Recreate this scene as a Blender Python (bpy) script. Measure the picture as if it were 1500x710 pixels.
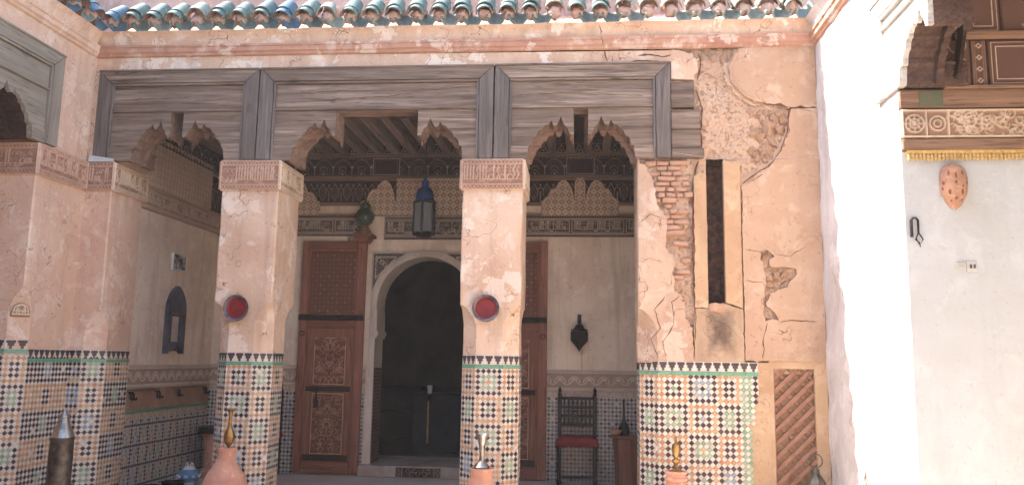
import bpy, bmesh, math, random
import numpy as np
from mathutils import Vector, Matrix, noise
from mathutils.geometry import tessellate_polygon
R_ = math.radians
random.seed(7)
for o in list(bpy.data.objects): bpy.data.objects.remove(o, do_unlink=True)
sc = bpy.context.scene
COL = sc.collection

# ------------------------------------------------------------------ camera
cd = bpy.data.cameras.new('camera'); cam = bpy.data.objects.new('camera', cd); COL.objects.link(cam)
EYE = 1.42
yaw, pitch, roll = R_(5.1), R_(8.3), R_(0.95)
f0 = Vector((-math.sin(yaw), math.cos(yaw), 0)); r0 = Vector((math.cos(yaw), math.sin(yaw), 0)); u0 = Vector((0, 0, 1))
fw = f0*math.cos(pitch)+u0*math.sin(pitch); up = -f0*math.sin(pitch)+u0*math.cos(pitch)
rt = r0*math.cos(roll)+up*math.sin(roll); uu = -r0*math.sin(roll)+up*math.cos(roll)
m4 = Matrix((rt, uu, -fw)).transposed().to_4x4(); m4.translation = (0, 0, EYE)
cam.matrix_world = m4
cd.sensor_width = 36; cd.lens = 1180/1500*36; cd.clip_start = .05; cd.clip_end = 500
sc.camera = cam

# ------------------------------------------------------------------ sky, sun, exposure
SUN = Vector((.80, -.13, -1.0)).normalized()
w = bpy.data.worlds.new('World'); sc.world = w; w.use_nodes = True
nt = w.node_tree; bg = nt.nodes['Background']
sky = nt.nodes.new('ShaderNodeTexSky'); sky.sky_type = 'NISHITA'; sky.sun_disc = False
sky.sun_elevation = math.asin(-SUN.z); sky.sun_rotation = math.atan2(-SUN.x, -SUN.y)
sky.air_density = 1.0; sky.dust_density = 3.0
nt.links.new(sky.outputs[0], bg.inputs[0]); bg.inputs[1].default_value = .15
sl = bpy.data.lights.new('sun', 'SUN'); sl.energy = 4.6; sl.angle = R_(.5); sl.color = (1, .95, .88)
so = bpy.data.objects.new('sun', sl); COL.objects.link(so); so.rotation_euler = SUN.to_track_quat('-Z', 'Y').to_euler(); so.location = (-8, 2, 12)
sc.view_settings.view_transform = 'Standard'; sc.view_settings.look = 'None'; sc.view_settings.gamma = 1
sc.view_settings.exposure = 2.1
try:
    sc.cycles.max_bounces = 7; sc.cycles.diffuse_bounces = 4; sc.cycles.use_adaptive_sampling = True; sc.cycles.adaptive_threshold = .03; sc.cycles.adaptive_min_samples = 16; sc.cycles.glossy_bounces = 2; sc.cycles.transmission_bounces = 4; sc.cycles.caustics_reflective = False; sc.cycles.caustics_refractive = False; sc.cycles.use_denoising = True
except Exception: pass

# ------------------------------------------------------------------ main planes (metres)
F = 7.20      # arcade front
PT = .54      # pillar thickness
B = 9.63      # porch back wall
XL, XR = -4.77, 2.09
ZF = .05      # porch floor
E_ = 5.37     # end wall of the right wing
A_ = 6.50     # end wall of the left wing

# ------------------------------------------------------------------ mesh helpers
def woff(o):
    v = Vector((0, 0, 0))
    while o is not None: v += o.location; o = o.parent
    return v
def link(o, parent=None, pos=(0, 0, 0)):
    COL.objects.link(o)
    if parent is not None:
        o.parent = parent; o.location = Vector(pos)-woff(parent)
    else: o.location = pos
    return o
def tag(o, label=None, cat=None, group=None, kind=None):
    if label: o['label'] = label
    if cat: o['category'] = cat
    if group: o['group'] = group
    if kind: o['kind'] = kind
    return o
def thing(name, label, cat, loc=(0, 0, 0), group=None):
    o = bpy.data.objects.new(name, None); o.empty_display_size = .1
    link(o, None, loc); return tag(o, label, cat, group)

class MB:
    def __init__(s): s.v = []; s.f = []; s.m = []; s.cur = 0
    def add(s, vs, fs):
        b = len(s.v); s.v += [tuple(p) for p in vs]
        for f in fs: s.f.append(tuple(i+b for i in f)); s.m.append(s.cur)
        return s
    def box(s, x0, x1, y0, y1, z0, z1):
        return s.add([(x0,y0,z0),(x1,y0,z0),(x1,y1,z0),(x0,y1,z0),(x0,y0,z1),(x1,y0,z1),(x1,y1,z1),(x0,y1,z1)],
                     [(3,2,1,0),(4,5,6,7),(0,1,5,4),(1,2,6,5),(2,3,7,6),(3,0,4,7)])
    def bar(s, p, q, w, h, upv=(0, 0, 1)):
        p, q = Vector(p), Vector(q); d = (q-p).normalized(); a = d.cross(Vector(upv)).normalized()*w/2; c = a.cross(d).normalized()*h/2
        vs = [p-a-c,p+a-c,p+a+c,p-a+c,q-a-c,q+a-c,q+a+c,q-a+c]
        return s.add(vs, [(0,1,2,3),(7,6,5,4),(0,4,5,1),(1,5,6,2),(2,6,7,3),(3,7,4,0)])
    def tube(s, pts, rad, n=8):
        pts = [Vector(p) for p in pts]
        if not isinstance(rad, (list, tuple)): rad = [rad]*len(pts)
        b = []; ref = None
        for i, p in enumerate(pts):
            d = (pts[min(i+1, len(pts)-1)]-pts[max(i-1, 0)]).normalized()
            if ref is None: ref = Vector((0,0,1)) if abs(d.z) < .9 else Vector((1,0,0))
            a = d.cross(ref).normalized(); c = a.cross(d).normalized(); ref = c
            b += [p+(a*math.cos(t)+c*math.sin(t))*rad[i] for t in [2*math.pi*k/n for k in range(n)]]
        fs = [(i*n+k, i*n+(k+1)%n, (i+1)*n+(k+1)%n, (i+1)*n+k) for i in range(len(pts)-1) for k in range(n)]
        fs += [tuple(range(n))[::-1], tuple((len(pts)-1)*n+k for k in range(n))]
        return s.add(b, fs)
    def lathe(s, prof, c=(0, 0, 0), n=24, wob=0, cap=True):
        vs = []; c = Vector(c)
        for r, z in prof:
            for k in range(n):
                t = 2*math.pi*k/n; rr = max(r, .0005)
                if wob: rr += wob*noise.noise(Vector((math.cos(t)*2, math.sin(t)*2, z*6)))
                vs.append(c+Vector((rr*math.cos(t), rr*math.sin(t), z)))
        fs = [(i*n+k, i*n+(k+1)%n, (i+1)*n+(k+1)%n, (i+1)*n+k) for i in range(len(prof)-1) for k in range(n)]
        if cap: fs += [tuple(range(n))[::-1], tuple((len(prof)-1)*n+k for k in range(n))]
        return s.add(vs, fs)
    def prism(s, poly, o, ux, uz, un, d, holes=()):
        # poly: 2-D outline on plane (o, ux, uz); front at o, back at o - un*d; un points to the viewer
        o, ux, uz, un = Vector(o), Vector(ux), Vector(uz), Vector(un)
        loops = [poly]+list(holes); flat = [p for l in loops for p in l]
        tri = tessellate_polygon([[Vector((a, b, 0)) for a, b in l] for l in loops])
        n = len(flat); vs = [o+ux*a+uz*b for a, b in flat]; vs += [p-un*d for p in vs]
        fs = [tuple(t) for t in tri]+[tuple(i+n for i in reversed(t)) for t in tri]
        k = 0
        for l in loops:
            m = len(l)
            for i in range(m): fs.append((k+i, k+(i+1) % m, n+k+(i+1) % m, n+k+i))
            k += m
        return s.add(vs, fs)
    def mesh(s, name, mats, smooth=False, fix=True):
        me = bpy.data.meshes.new(name); me.from_pydata(s.v, [], s.f)
        for mt in (mats if isinstance(mats, (list, tuple)) else [mats]): me.materials.append(mt)
        if len(me.materials) > 1: me.polygons.foreach_set('material_index', s.m)
        if fix:
            bm = bmesh.new(); bm.from_mesh(me); bmesh.ops.recalc_face_normals(bm, faces=bm.faces); bm.to_mesh(me); bm.free()
        if smooth:
            me.polygons.foreach_set('use_smooth', [True]*len(me.polygons))
            try: me.set_sharp_from_angle(angle=R_(smooth if smooth is not True else 40))
            except Exception: pass
        me.update(); return me
    def build(s, name, mats, parent=None, smooth=False, bevel=0, fix=True, pos=(0, 0, 0), weld=False):
        me = s.mesh(name, mats, smooth, fix)
        if weld:
            bm = bmesh.new(); bm.from_mesh(me); bmesh.ops.remove_doubles(bm, verts=bm.verts, dist=.0004); bmesh.ops.recalc_face_normals(bm, faces=bm.faces); bm.to_mesh(me); bm.free()
        o = bpy.data.objects.new(name, me); link(o, parent, pos)
        if bevel:
            b = o.modifiers.new('bevel', 'BEVEL'); b.width = bevel; b.segments = 2; b.limit_method = 'ANGLE'; b.angle_limit = R_(40)
        return o
def inst(name, me, parent, pos, rot=(0, 0, 0), scale=(1, 1, 1)):
    o = bpy.data.objects.new(name, me); link(o, parent, pos); o.rotation_euler = rot; o.scale = scale; return o

# ------------------------------------------------------------------ material helpers
def lin(c):
    return tuple((x/12.92 if x <= .04045 else ((x+.055)/1.055)**2.4) for x in [q/255 for q in c])+(1,)
class G:
    def __init__(s, name):
        s.m = bpy.data.materials.new(name); s.m.use_nodes = True; s.nt = s.m.node_tree; s.bs = s.nt.nodes['Principled BSDF']
        s.bs.inputs['Specular IOR Level'].default_value = .25
        s.tc = s.nt.nodes.new('ShaderNodeTexCoord')
    def n(s, t, ins=None, **at):
        nd = s.nt.nodes.new('ShaderNode'+t)
        for k, v in at.items(): setattr(nd, k, v)
        for k, v in (ins or {}).items():
            if isinstance(v, bpy.types.NodeSocket): s.nt.links.new(v, nd.inputs[k])
            else: nd.inputs[k].default_value = v
        return nd
    def co(s, scale=(1, 1, 1), loc=(0, 0, 0), rot=(0, 0, 0)):
        return s.n('Mapping', {'Vector': s.tc.outputs['Object'], 'Scale': scale, 'Location': loc, 'Rotation': rot}).outputs[0]
    def noise(s, sc_, det=4, ro=.55, vec=None, dist=0):
        return s.n('TexNoise', {'Scale': sc_, 'Detail': det, 'Roughness': ro, 'Distortion': dist, 'Vector': vec if vec is not None else s.tc.outputs['Object']}).outputs[0]
    def ramp(s, fac, stops):
        r = s.n('ValToRGB', {0: fac}); cr = r.color_ramp
        while len(cr.elements) < len(stops): cr.elements.new(.5)
        for e, (p, c) in zip(cr.elements, stops):
            e.position = p; e.color = c if len(c) == 4 else tuple(c)+(1,)
        return r.outputs[0]
    def step(s, fac, a, b): # smooth mask 0..1
        return s.n('MapRange', {0: fac, 1: a, 2: b, 3: 0., 4: 1.}).outputs[0]
    def mix(s, fac, a, b, blend='MIX'):
        return s.n('Mix', {0: fac, 6: a, 7: b}, data_type='RGBA', blend_type=blend).outputs[2]
    def math(s, op, a, b=0., c=0.): return s.n('Math', {0: a, 1: b, 2: c}, operation=op).outputs[0]
    def bump(s, h, st=.5, d=.01, nrm=None):
        ins = {'Height': h, 'Strength': st, 'Distance': d}
        if nrm is not None: ins['Normal'] = nrm
        return s.n('Bump', ins).outputs[0]
    def set(s, **kw):
        for k, v in kw.items():
            k = {'color': 'Base Color', 'rough': 'Roughness', 'metal': 'Metallic', 'normal': 'Normal', 'spec': 'Specular IOR Level', 'trans': 'Transmission Weight', 'coat': 'Coat Weight', 'emit': 'Emission Color'}.get(k, k)
            if isinstance(v, bpy.types.NodeSocket): s.nt.links.new(v, s.bs.inputs[k])
            else: s.bs.inputs[k].default_value = v
        return s.m

def plaster(name, base, light, dark, crack=1., peel=.5, seed=0, grime=.35, crackcol=(96, 62, 48), rough=.92, soot=None, bumpd=.02):
    g = G(name); loc = (seed*3.1, seed*1.7, seed*2.3)
    v = g.co(loc=loc)
    big = g.noise(1.3, 4, .6, v, .4); mid = g.noise(5, 5, .62, v, .5); fine = g.noise(60, 2, .6, v)
    c = g.mix(g.step(big, .38, .66), lin(base), lin(dark))
    c = g.mix(g.math('MULTIPLY', g.step(mid, .53, .66), .55), c, lin(light))
    pl = g.noise(2.6, 6, .68, g.co(loc=(loc[0]+9, loc[1], loc[2])), .2)
    pm = g.step(pl, .60-.04*peel, .615-.04*peel)
    c = g.mix(g.math('MULTIPLY', pm, .75*peel), c, lin(light))
    st = g.noise(1, 3, .6, g.co((7, 7, .7), loc))
    c = g.mix(g.math('MULTIPLY', g.step(st, .52, .75), grime), c, lin(tuple(int(q*.62) for q in dark)))
    spk = g.noise(28, 2, .7, v)
    c = g.mix(g.math('MULTIPLY', g.step(spk, .62, .74), .35), c, lin(crackcol))
    # hairline cracks
    wob = g.n('VectorMath', {0: v, 1: g.n('VectorMath', {0: g.n('TexNoise', {'Vector': v, 'Scale': 5., 'Detail': 2.}).outputs[1], 1: (.5, .5, .5)}, operation='SUBTRACT').outputs[0]}, operation='ADD').outputs[0]
    cr = g.n('TexVoronoi', {'Vector': wob, 'Scale': 1.9}, feature='DISTANCE_TO_EDGE').outputs[0]
    cm = g.math('MULTIPLY', g.math('SUBTRACT', 1., g.step(cr, .004, .013)), g.step(g.noise(2.2, 2, .5, g.co(loc=(loc[0], loc[1]+5, loc[2]))), .50, .58))
    cm = g.math('MULTIPLY', cm, crack)
    c = g.mix(g.math('MULTIPLY', cm, .8), c, lin(crackcol))
    if soot:
        x, z, wx, wz = soot
        sp = g.n('SeparateXYZ', {0: g.tc.outputs['Object']})
        dx = g.math('DIVIDE', g.math('ABSOLUTE', g.math('SUBTRACT', sp.outputs[0], x)), wx)
        dz = g.math('DIVIDE', g.math('ABSOLUTE', g.math('SUBTRACT', sp.outputs[2], z)), wz)
        d = g.math('ADD', g.math('MAXIMUM', dx, dz), g.math('MULTIPLY', g.math('SUBTRACT', g.noise(11, 6, .7, v), .5), 1.3))
        c = g.mix(g.math('MULTIPLY', g.math('SUBTRACT', 1., g.step(d, .3, 1.05)), .8), c, lin((78, 62, 54)))
    h = g.math('ADD', g.math('MULTIPLY', mid, .6), g.math('MULTIPLY', fine, .06))
    if name == 'mud_core':
        pit = g.step(g.noise(34, 3, .7, v, .8), .56, .68); c = g.mix(g.math('MULTIPLY', pit, .45), c, lin((160, 120, 96))); h = g.math('SUBTRACT', h, g.math('MULTIPLY', pit, .35))
    return g.set(color=c, rough=rough, normal=g.bump(h, .8, bumpd))

def wood(name, c1, c2, c3, axis='x', seed=0, rough=.8, grain=1., knots=.4):
    g = G(name); a = 1.1; b = 22
    scl = {'x': (a, b, b), 'y': (b, a, b), 'z': (b, b, a)}[axis]
    rnd = g.n('ObjectInfo').outputs['Random']
    off = g.n('VectorMath', {0: g.co(scl, (seed, seed*.7, seed*1.3)), 1: g.n('CombineXYZ', {0: g.math('MULTIPLY', rnd, 30.), 1: g.math('MULTIPLY', rnd, 17.), 2: g.math('MULTIPLY', rnd, 23.)}).outputs[0]}, operation='ADD').outputs[0]
    n1 = g.noise(1., 4, .65, off, .6); n2 = g.noise(3.2, 2, .6, off, .2); n3 = g.noise(1.8, 2, .5, g.co(loc=(seed, 0, 0)))
    c = g.ramp(n1, [(.30, lin(c1)), (.52, lin(c2)), (.72, lin(c3))])
    c = g.mix(g.math('MULTIPLY', g.step(n2, .57, .66), .55*grain), c, lin(tuple(int(q*.45) for q in c1)))
    c = g.mix(g.math('MULTIPLY', g.step(n3, .40, .7), .5), c, lin(tuple(int(q*.8) for q in c2)))
    kn = g.noise(3., 2, .4, g.co({'x': (1, 2.4, 2.4), 'y': (2.4, 1, 2.4), 'z': (2.4, 2.4, 1)}[axis], (seed*5, 3, 1)))
    c = g.mix(g.math('MULTIPLY', g.step(kn, .70, .75), knots), c, lin(tuple(int(q*.4) for q in c1)))
    c = g.mix(g.math('MULTIPLY', rnd, .45), c, lin(c1))
    h = g.math('ADD', g.math('MULTIPLY', n1, .5), g.math('MULTIPLY', n2, -.5))
    return g.set(color=c, rough=rough, normal=g.bump(h, .7*grain, .006))

def simple(name, c, c2=None, rough=.6, metal=0., sc_=8, bump=.0, spec=.3, spots=None):
    g = G(name); c2 = c2 or tuple(int(q*.7) for q in c)
    n = g.noise(sc_, 3, .65)
    col = g.mix(g.step(n, .35, .68), lin(c), lin(c2))
    if spots: col = g.mix(g.step(g.noise(sc_*3, 3, .6), .60, .68), col, lin(spots))
    kw = dict(color=col, rough=rough, metal=metal, spec=spec)
    if bump: kw['normal'] = g.bump(g.math('ADD', n, g.math('MULTIPLY', g.noise(sc_*8, 3), .3)), .6, bump)
    return g.set(**kw)

def glaze(name, c, c2, rough=.35, wear=None, amount=.62):
    g = G(name); isl = g.n('NewGeometry').outputs['Random Per Island']
    col = g.mix(isl, lin(c), lin(c2))
    n = g.noise(40, 1, .6); col = g.mix(g.math('MULTIPLY', g.step(n, .5, .72), .35), col, lin(tuple(int(q*.72) for q in c)))
    rg = rough
    if wear:
        wv = g.noise(22, 6, .7); wm = g.step(wv, amount, amount+.05); col = g.mix(wm, col, lin(wear))
        rg = g.mix(wm, (rough,)*3+(1,), (.85,)*3+(1,))
    return g.set(color=col, rough=rg, spec=.4)

def relief_mat(name, low, mid, high, rough=.85, dirt=.4, at='ht'):
    g = G(name); h = g.n('Attribute', attribute_name=at).outputs['Fac']
    n = g.noise(3, 3, .65); nf = g.noise(30, 2, .65)
    c = g.ramp(h, [(.12, lin(low)), (.5, lin(mid)), (.85, lin(high))])
    c = g.mix(g.math('MULTIPLY', g.step(n, .45, .7), dirt), c, lin(tuple(int(q*.7) for q in mid)))
    c = g.mix(g.math('MULTIPLY', g.step(nf, .5, .75), dirt*.8), c, lin(tuple(int(q*.75) for q in mid)))
    return g.set(color=c, rough=rough, normal=g.bump(nf, .4, .006))

# colours of the place
PK = dict(base=(213, 183, 158), light=(229, 212, 195), dark=(196, 160, 134))
P_pillar = plaster('plaster_pillar', crack=1., peel=.8, seed=1, **PK)
P_upper = plaster('plaster_upper', (212, 181, 155), (229, 213, 196), (194, 159, 133), crack=1., peel=1., seed=2, grime=.3)
P_pierp = plaster('plaster_peach', (194, 164, 140), (212, 190, 170), (178, 143, 120), crack=1., peel=.8, seed=15, grime=.2)
P_skin = plaster('plaster_skin', (188, 155, 129), (202, 175, 151), (176, 141, 115), crack=.8, peel=.4, seed=3, grime=.15)
P_soot = plaster('plaster_soot', (185, 157, 129), (196, 172, 147), (170, 138, 112), crack=.7, peel=.5, seed=4, grime=.3, soot=(1.20, 1.70, .13, .22))
P_strip = plaster('plaster_ochre_strip', (194, 162, 128), (206, 178, 148), (178, 142, 110), crack=.5, peel=.3, seed=5, grime=.2)
P_left = plaster('plaster_left', (214, 182, 158), (228, 208, 190), (200, 163, 139), crack=.7, peel=.6, seed=6, grime=.25)
P_cream = plaster('plaster_cream', (232, 212, 190), (238, 222, 206), (212, 188, 166), crack=.25, peel=.3, seed=7, grime=.35, bumpd=.008)
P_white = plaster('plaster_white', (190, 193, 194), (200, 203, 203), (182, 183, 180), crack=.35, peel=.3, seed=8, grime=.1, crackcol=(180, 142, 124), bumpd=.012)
P_pier = plaster('plaster_whitewash', (202, 196, 194), (214, 210, 208), (180, 172, 170), crack=.8, peel=.7, seed=9, grime=.25, crackcol=(178, 130, 112))
P_red = plaster('red_cornice', (184, 142, 120), (212, 190, 174), (170, 124, 104), crack=.3, peel=1., seed=10, grime=.3)
P_mud = plaster('mud_core', (190, 158, 132), (202, 174, 150), (174, 140, 116), crack=1., peel=.6, seed=11, grime=.4, bumpd=.05)
P_sand = plaster('parapet_plaster', (195, 167, 155), (210, 191, 184), (172, 142, 133), crack=.4, peel=.8, seed=12, grime=.4)
M_mortar = simple('mortar', (214, 186, 171), (186, 142, 121), .95, sc_=30, bump=.012)
M_brick = simple('brick', (192, 146, 122), (178, 130, 106), .92, sc_=18, bump=.006, spots=(205, 179, 160))
M_brick2 = simple('mud_covered_brick', (194, 154, 128), (178, 134, 110), .95, sc_=14, bump=.01, spots=(206, 176, 152))
M_stone = simple('rubble_stone', (190, 154, 126), (168, 130, 106), .95, sc_=9, bump=.02)
M_crack = simple('crack_shadow', (84, 56, 44), (110, 76, 60), 1, sc_=20)
M_soot = simple('sooty_channel', (46, 36, 32), (92, 62, 50), .95, sc_=16, bump=.01, spots=(120, 72, 52))
WG = ((88, 71, 60), (138, 118, 103), (178, 158, 142))
W_x = wood('weathered_wood_x', *WG, axis='x', seed=1, knots=.8); W_z = wood('weathered_wood_z', (84, 74, 69), (114, 103, 97), (144, 132, 123), axis='z', seed=2); W_y = wood('weathered_wood_y', (126, 115, 101), (151, 140, 124), (170, 159, 144), axis='y', seed=3)
W_zl = wood('weathered_wood_left', (126, 114, 102), (150, 138, 124), (172, 160, 146), axis='z', seed=4)
W_arch = wood('arch_carved_wood', (112, 86, 72), (142, 114, 98), (170, 146, 128), axis='x', seed=5, knots=.2)
W_sun = wood('bleached_wood', (176, 168, 160), (206, 200, 192), (226, 222, 216), axis='y', seed=6)  # pale copies of the weathered wood, sun glare put into the colour
W_sunz = wood('sunlit_wood_z', (176, 168, 160), (206, 200, 192), (226, 222, 216), axis='z', seed=6)
W_dark = wood('dark_ceiling_wood', (46, 32, 28), (66, 48, 42), (88, 66, 58), axis='y', seed=7)
W_brownx = wood('brown_moulding_x', (112, 84, 66), (146, 114, 92), (168, 138, 116), axis='x', seed=8, knots=.1)
W_sof = wood('painted_soffit_wood', (70, 52, 46), (94, 72, 62), (116, 92, 80), axis='y', seed=21, knots=.1)
W_door = wood('cedar_door_z', (116, 72, 56), (150, 98, 78), (170, 118, 96), axis='z', seed=9, knots=.1, rough=.6)
W_doorx = wood('cedar_door_x', (110, 69, 54), (144, 94, 74), (164, 112, 90), axis='x', seed=10, knots=.1, rough=.6)
W_chair = wood('dark_chair_wood', (26, 22, 26), (40, 34, 38), (58, 50, 52), axis='z', seed=11, knots=0, rough=.5)
S_cap = relief_mat('carved_stucco_pink', (158, 118, 98), (184, 146, 124), (200, 166, 144))
S_capl = relief_mat('carved_stucco_cream', (158, 126, 102), (192, 164, 138), (212, 190, 166))
S_band = relief_mat('painted_script_band', (82, 70, 68), (140, 122, 110), (196, 178, 160), dirt=.3)
S_diaper = relief_mat('carved_stucco_diaper', (158, 132, 114), (190, 164, 144), (206, 184, 166), dirt=.3)
S_paint = relief_mat('painted_dark_frieze', (58, 42, 40), (96, 76, 70), (180, 158, 144), dirt=.25)
S_paint2 = relief_mat('painted_brown_panel', (104, 78, 68), (140, 112, 98), (212, 190, 172), dirt=.35)
S_rail = relief_mat('carved_dado_rail', (166, 142, 124), (198, 176, 158), (214, 198, 184), dirt=.35)
S_door = relief_mat('carved_cedar', (106, 66, 52), (144, 97, 77), (188, 148, 122), rough=.65, dirt=.2)
S_rug = relief_mat('carved_step_panel', (52, 40, 38), (112, 92, 80), (150, 128, 112))
Z_white = glaze('tile_white', (222, 213, 199), (205, 192, 176)); Z_black = glaze('tile_black', (54, 42, 50), (88, 70, 70))
Z_orange = glaze('tile_orange', (188, 128, 88), (212, 168, 122)); Z_green = glaze('tile_green', (124, 154, 122), (164, 184, 152))
Z_blue = glaze('tile_blue', (118, 136, 156), (156, 170, 176)); Z_border = glaze('tile_green_border', (78, 138, 110), (128, 168, 138), .3)
ZM = [Z_white, Z_black, Z_orange, Z_green, Z_blue]
M_grout = simple('grout', (206, 188, 170), (176, 150, 130), .95, sc_=25)
T_glaze = glaze('roof_glaze', (78, 102, 100), (116, 130, 120), .6, (168, 148, 134), .58)
T_glazeb = glaze('roof_glaze_blue', (64, 94, 116), (88, 118, 132), .5, (160, 150, 144), .64)
T_under = simple('tile_clay', (178, 142, 122), (134, 99, 84), .9, sc_=14, bump=.006)
T_bare = glaze('roof_tile_bare', (140, 128, 114), (154, 148, 134), .85, (120, 140, 130), .55)
T_worn = glaze('roof_glaze_worn', (130, 140, 130), (112, 134, 128), .6, (174, 150, 134), .56)
M_terra = simple('terracotta', (197, 147, 124), (180, 126, 103), .85, sc_=7, bump=.003, spots=(215, 163, 136))
M_lat = simple('lattice_clay', (166, 124, 101), (146, 104, 83), .9, sc_=12, bump=.005)
M_brass = simple('brass', (176, 138, 84), (120, 90, 56), .38, .85, sc_=14); M_silver = simple('tarnished_silver', (196, 190, 180), (128, 118, 108), .32, .9, sc_=14)
M_iron = simple('black_iron', (34, 30, 30), (54, 46, 42), .6, .4, sc_=20); M_pewter = simple('pewter', (110, 102, 92), (70, 62, 56), .42, .75, sc_=16)
M_plate = simple('red_plate', (134, 42, 46), (100, 30, 36), .3, sc_=5); M_rim = simple('plate_rim', (120, 110, 112), (64, 54, 60), .4, .4, sc_=45)
M_cush = simple('red_cushion', (132, 48, 50), (100, 34, 38), .9, sc_=10, bump=.01)
M_bluepaint = simple('blue_lantern_paint', (34, 64, 112), (24, 44, 78), .5, .2, sc_=15)
M_gold = simple('fringe_yellow', (206, 172, 108), (170, 132, 74), .9, sc_=40)
M_floor = simple('floor_tile_stone', (206, 194, 182), (188, 172, 158), .6, sc_=2, bump=.004); M_step = simple('step_marble', (176, 160, 148), (140, 122, 110), .6, sc_=4)
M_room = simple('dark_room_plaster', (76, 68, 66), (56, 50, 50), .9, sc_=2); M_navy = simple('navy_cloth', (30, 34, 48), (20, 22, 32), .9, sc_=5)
M_ceramic = simple('white_ceramic', (214, 214, 210), (196, 198, 198), .25, sc_=9); M_cblue = simple('blue_ceramic', (88, 124, 164), (124, 156, 184), .25, sc_=30)
M_mirror = simple('mirror_glass', (205, 205, 205), (180, 180, 182), .08, 1., sc_=3)
M_greyframe = simple('grey_blue_frame', (86, 86, 98), (62, 62, 72), .6, sc_=12)
M_wire = simple('wire', (170, 150, 136), (140, 120, 110), .7)
M_hole = simple('shadowed_hole', (128, 88, 70), (108, 72, 58), .9)
def glass(name, c, rough=.1):
    g = G(name); return g.set(color=lin(c), rough=rough, trans=.85, spec=.5)
M_glass = glass('lantern_glass', (225, 225, 215), .45); M_gglass = glass('green_glass', (140, 156, 130), .15)
def photo_mat():
    g = G('photo_print'); n = g.noise(9, 3, .6); return g.set(color=g.ramp(n, [(.4, lin((34, 32, 34))), (.52, lin((120, 116, 114))), (.62, lin((206, 202, 198)))]), rough=.35)
M_photo = photo_mat()

# ------------------------------------------------------------------ relief rasters -> height-field meshes
class Ras:
    def __init__(s, W, H, res=.006):
        s.W, s.H, s.res = W, H, res; s.nx = max(3, int(round(W/res))+1); s.nz = max(3, int(round(H/res))+1)
        s.x = np.linspace(0, W, s.nx); s.z = np.linspace(0, H, s.nz); s.a = np.zeros((s.nz, s.nx))
    def line(s, x0, z0, x1, z1, wd, val=1.):
        r = wd/2+s.res
        i0, i1 = np.searchsorted(s.x, [min(x0, x1)-r, max(x0, x1)+r]); k0, k1 = np.searchsorted(s.z, [min(z0, z1)-r, max(z0, z1)+r])
        if i1 <= i0 or k1 <= k0: return
        X, Z = np.meshgrid(s.x[i0:i1], s.z[k0:k1]); dx, dz = x1-x0, z1-z0; L = dx*dx+dz*dz+1e-12
        t = np.clip(((X-x0)*dx+(Z-z0)*dz)/L, 0, 1); d = np.hypot(X-x0-t*dx, Z-z0-t*dz)
        s.a[k0:k1, i0:i1] = np.maximum(s.a[k0:k1, i0:i1], val*np.clip((wd/2-d)/(s.res*.9)+.5, 0, 1))
    def path(s, pts, wd, val=1.):
        for p, q in zip(pts[:-1], pts[1:]): s.line(*p, *q, wd, val)
    def arc(s, cx, cz, r, a0, a1, wd, val=1., n=10):
        s.path([(cx+r*math.cos(R_(a0+(a1-a0)*k/n)), cz+r*math.sin(R_(a0+(a1-a0)*k/n))) for k in range(n+1)], wd, val)
    def disc(s, cx, cz, r, val=1.): s.line(cx, cz, cx+1e-4, cz, 2*r, val)
    def rect(s, x0, z0, x1, z1, val=1., setv=False):
        i0, i1 = np.searchsorted(s.x, [x0-1e-6, x1+1e-6]); k0, k1 = np.searchsorted(s.z, [z0-1e-6, z1+1e-6])
        if setv: s.a[k0:k1, i0:i1] = val
        else: s.a[k0:k1, i0:i1] = np.maximum(s.a[k0:k1, i0:i1], val)
    def frame(s, m, wd): s.path([(m, m), (s.W-m, m), (s.W-m, s.H-m), (m, s.H-m), (m, m)], wd)

def hf(name, ras, mat_, parent, o, ux, uz, un, depth, top=None):
    """relief: ras over plane o + ux*x + uz*z, raised along un by depth; top(x) optionally cuts the upper outline"""
    o, ux, uz, un = (np.array(q, float) for q in (o, ux, uz, un))
    X, Z = np.meshgrid(ras.x, ras.z); h = ras.a.copy()*depth
    h[0, :] = h[-1, :] = h[:, 0] = h[:, -1] = -.02
    V = o+X[..., None]*ux+Z[..., None]*uz+h[..., None]*un
    nx, nz = ras.nx, ras.nz
    i = np.arange(nz-1)[:, None]*nx+np.arange(nx-1)[None, :]
    Fc = np.stack([i, i+1, i+nx+1, i+nx], -1)
    if np.dot(np.cross(ux, uz), un) < 0: Fc = Fc[..., ::-1]
    if top is not None:
        tx = np.array([top(x) for x in (ras.x[:-1]+ras.x[1:])/2]); keep = (ras.z[:-1, None] < tx[None, :]); Fc = Fc[keep]
    Fc = Fc.reshape(-1, 4)
    me = bpy.data.meshes.new(name); me.from_pydata(V.reshape(-1, 3).tolist(), [], Fc.tolist()); me.materials.append(mat_)
    at = me.attributes.new('ht', 'FLOAT', 'POINT'); at.data.foreach_set('value', ras.a.reshape(-1).astype(np.float32))
    me.polygons.foreach_set('use_smooth', [True]*len(me.polygons)); me.update()
    ob = bpy.data.objects.new(name, me); return link(ob, parent)

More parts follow.
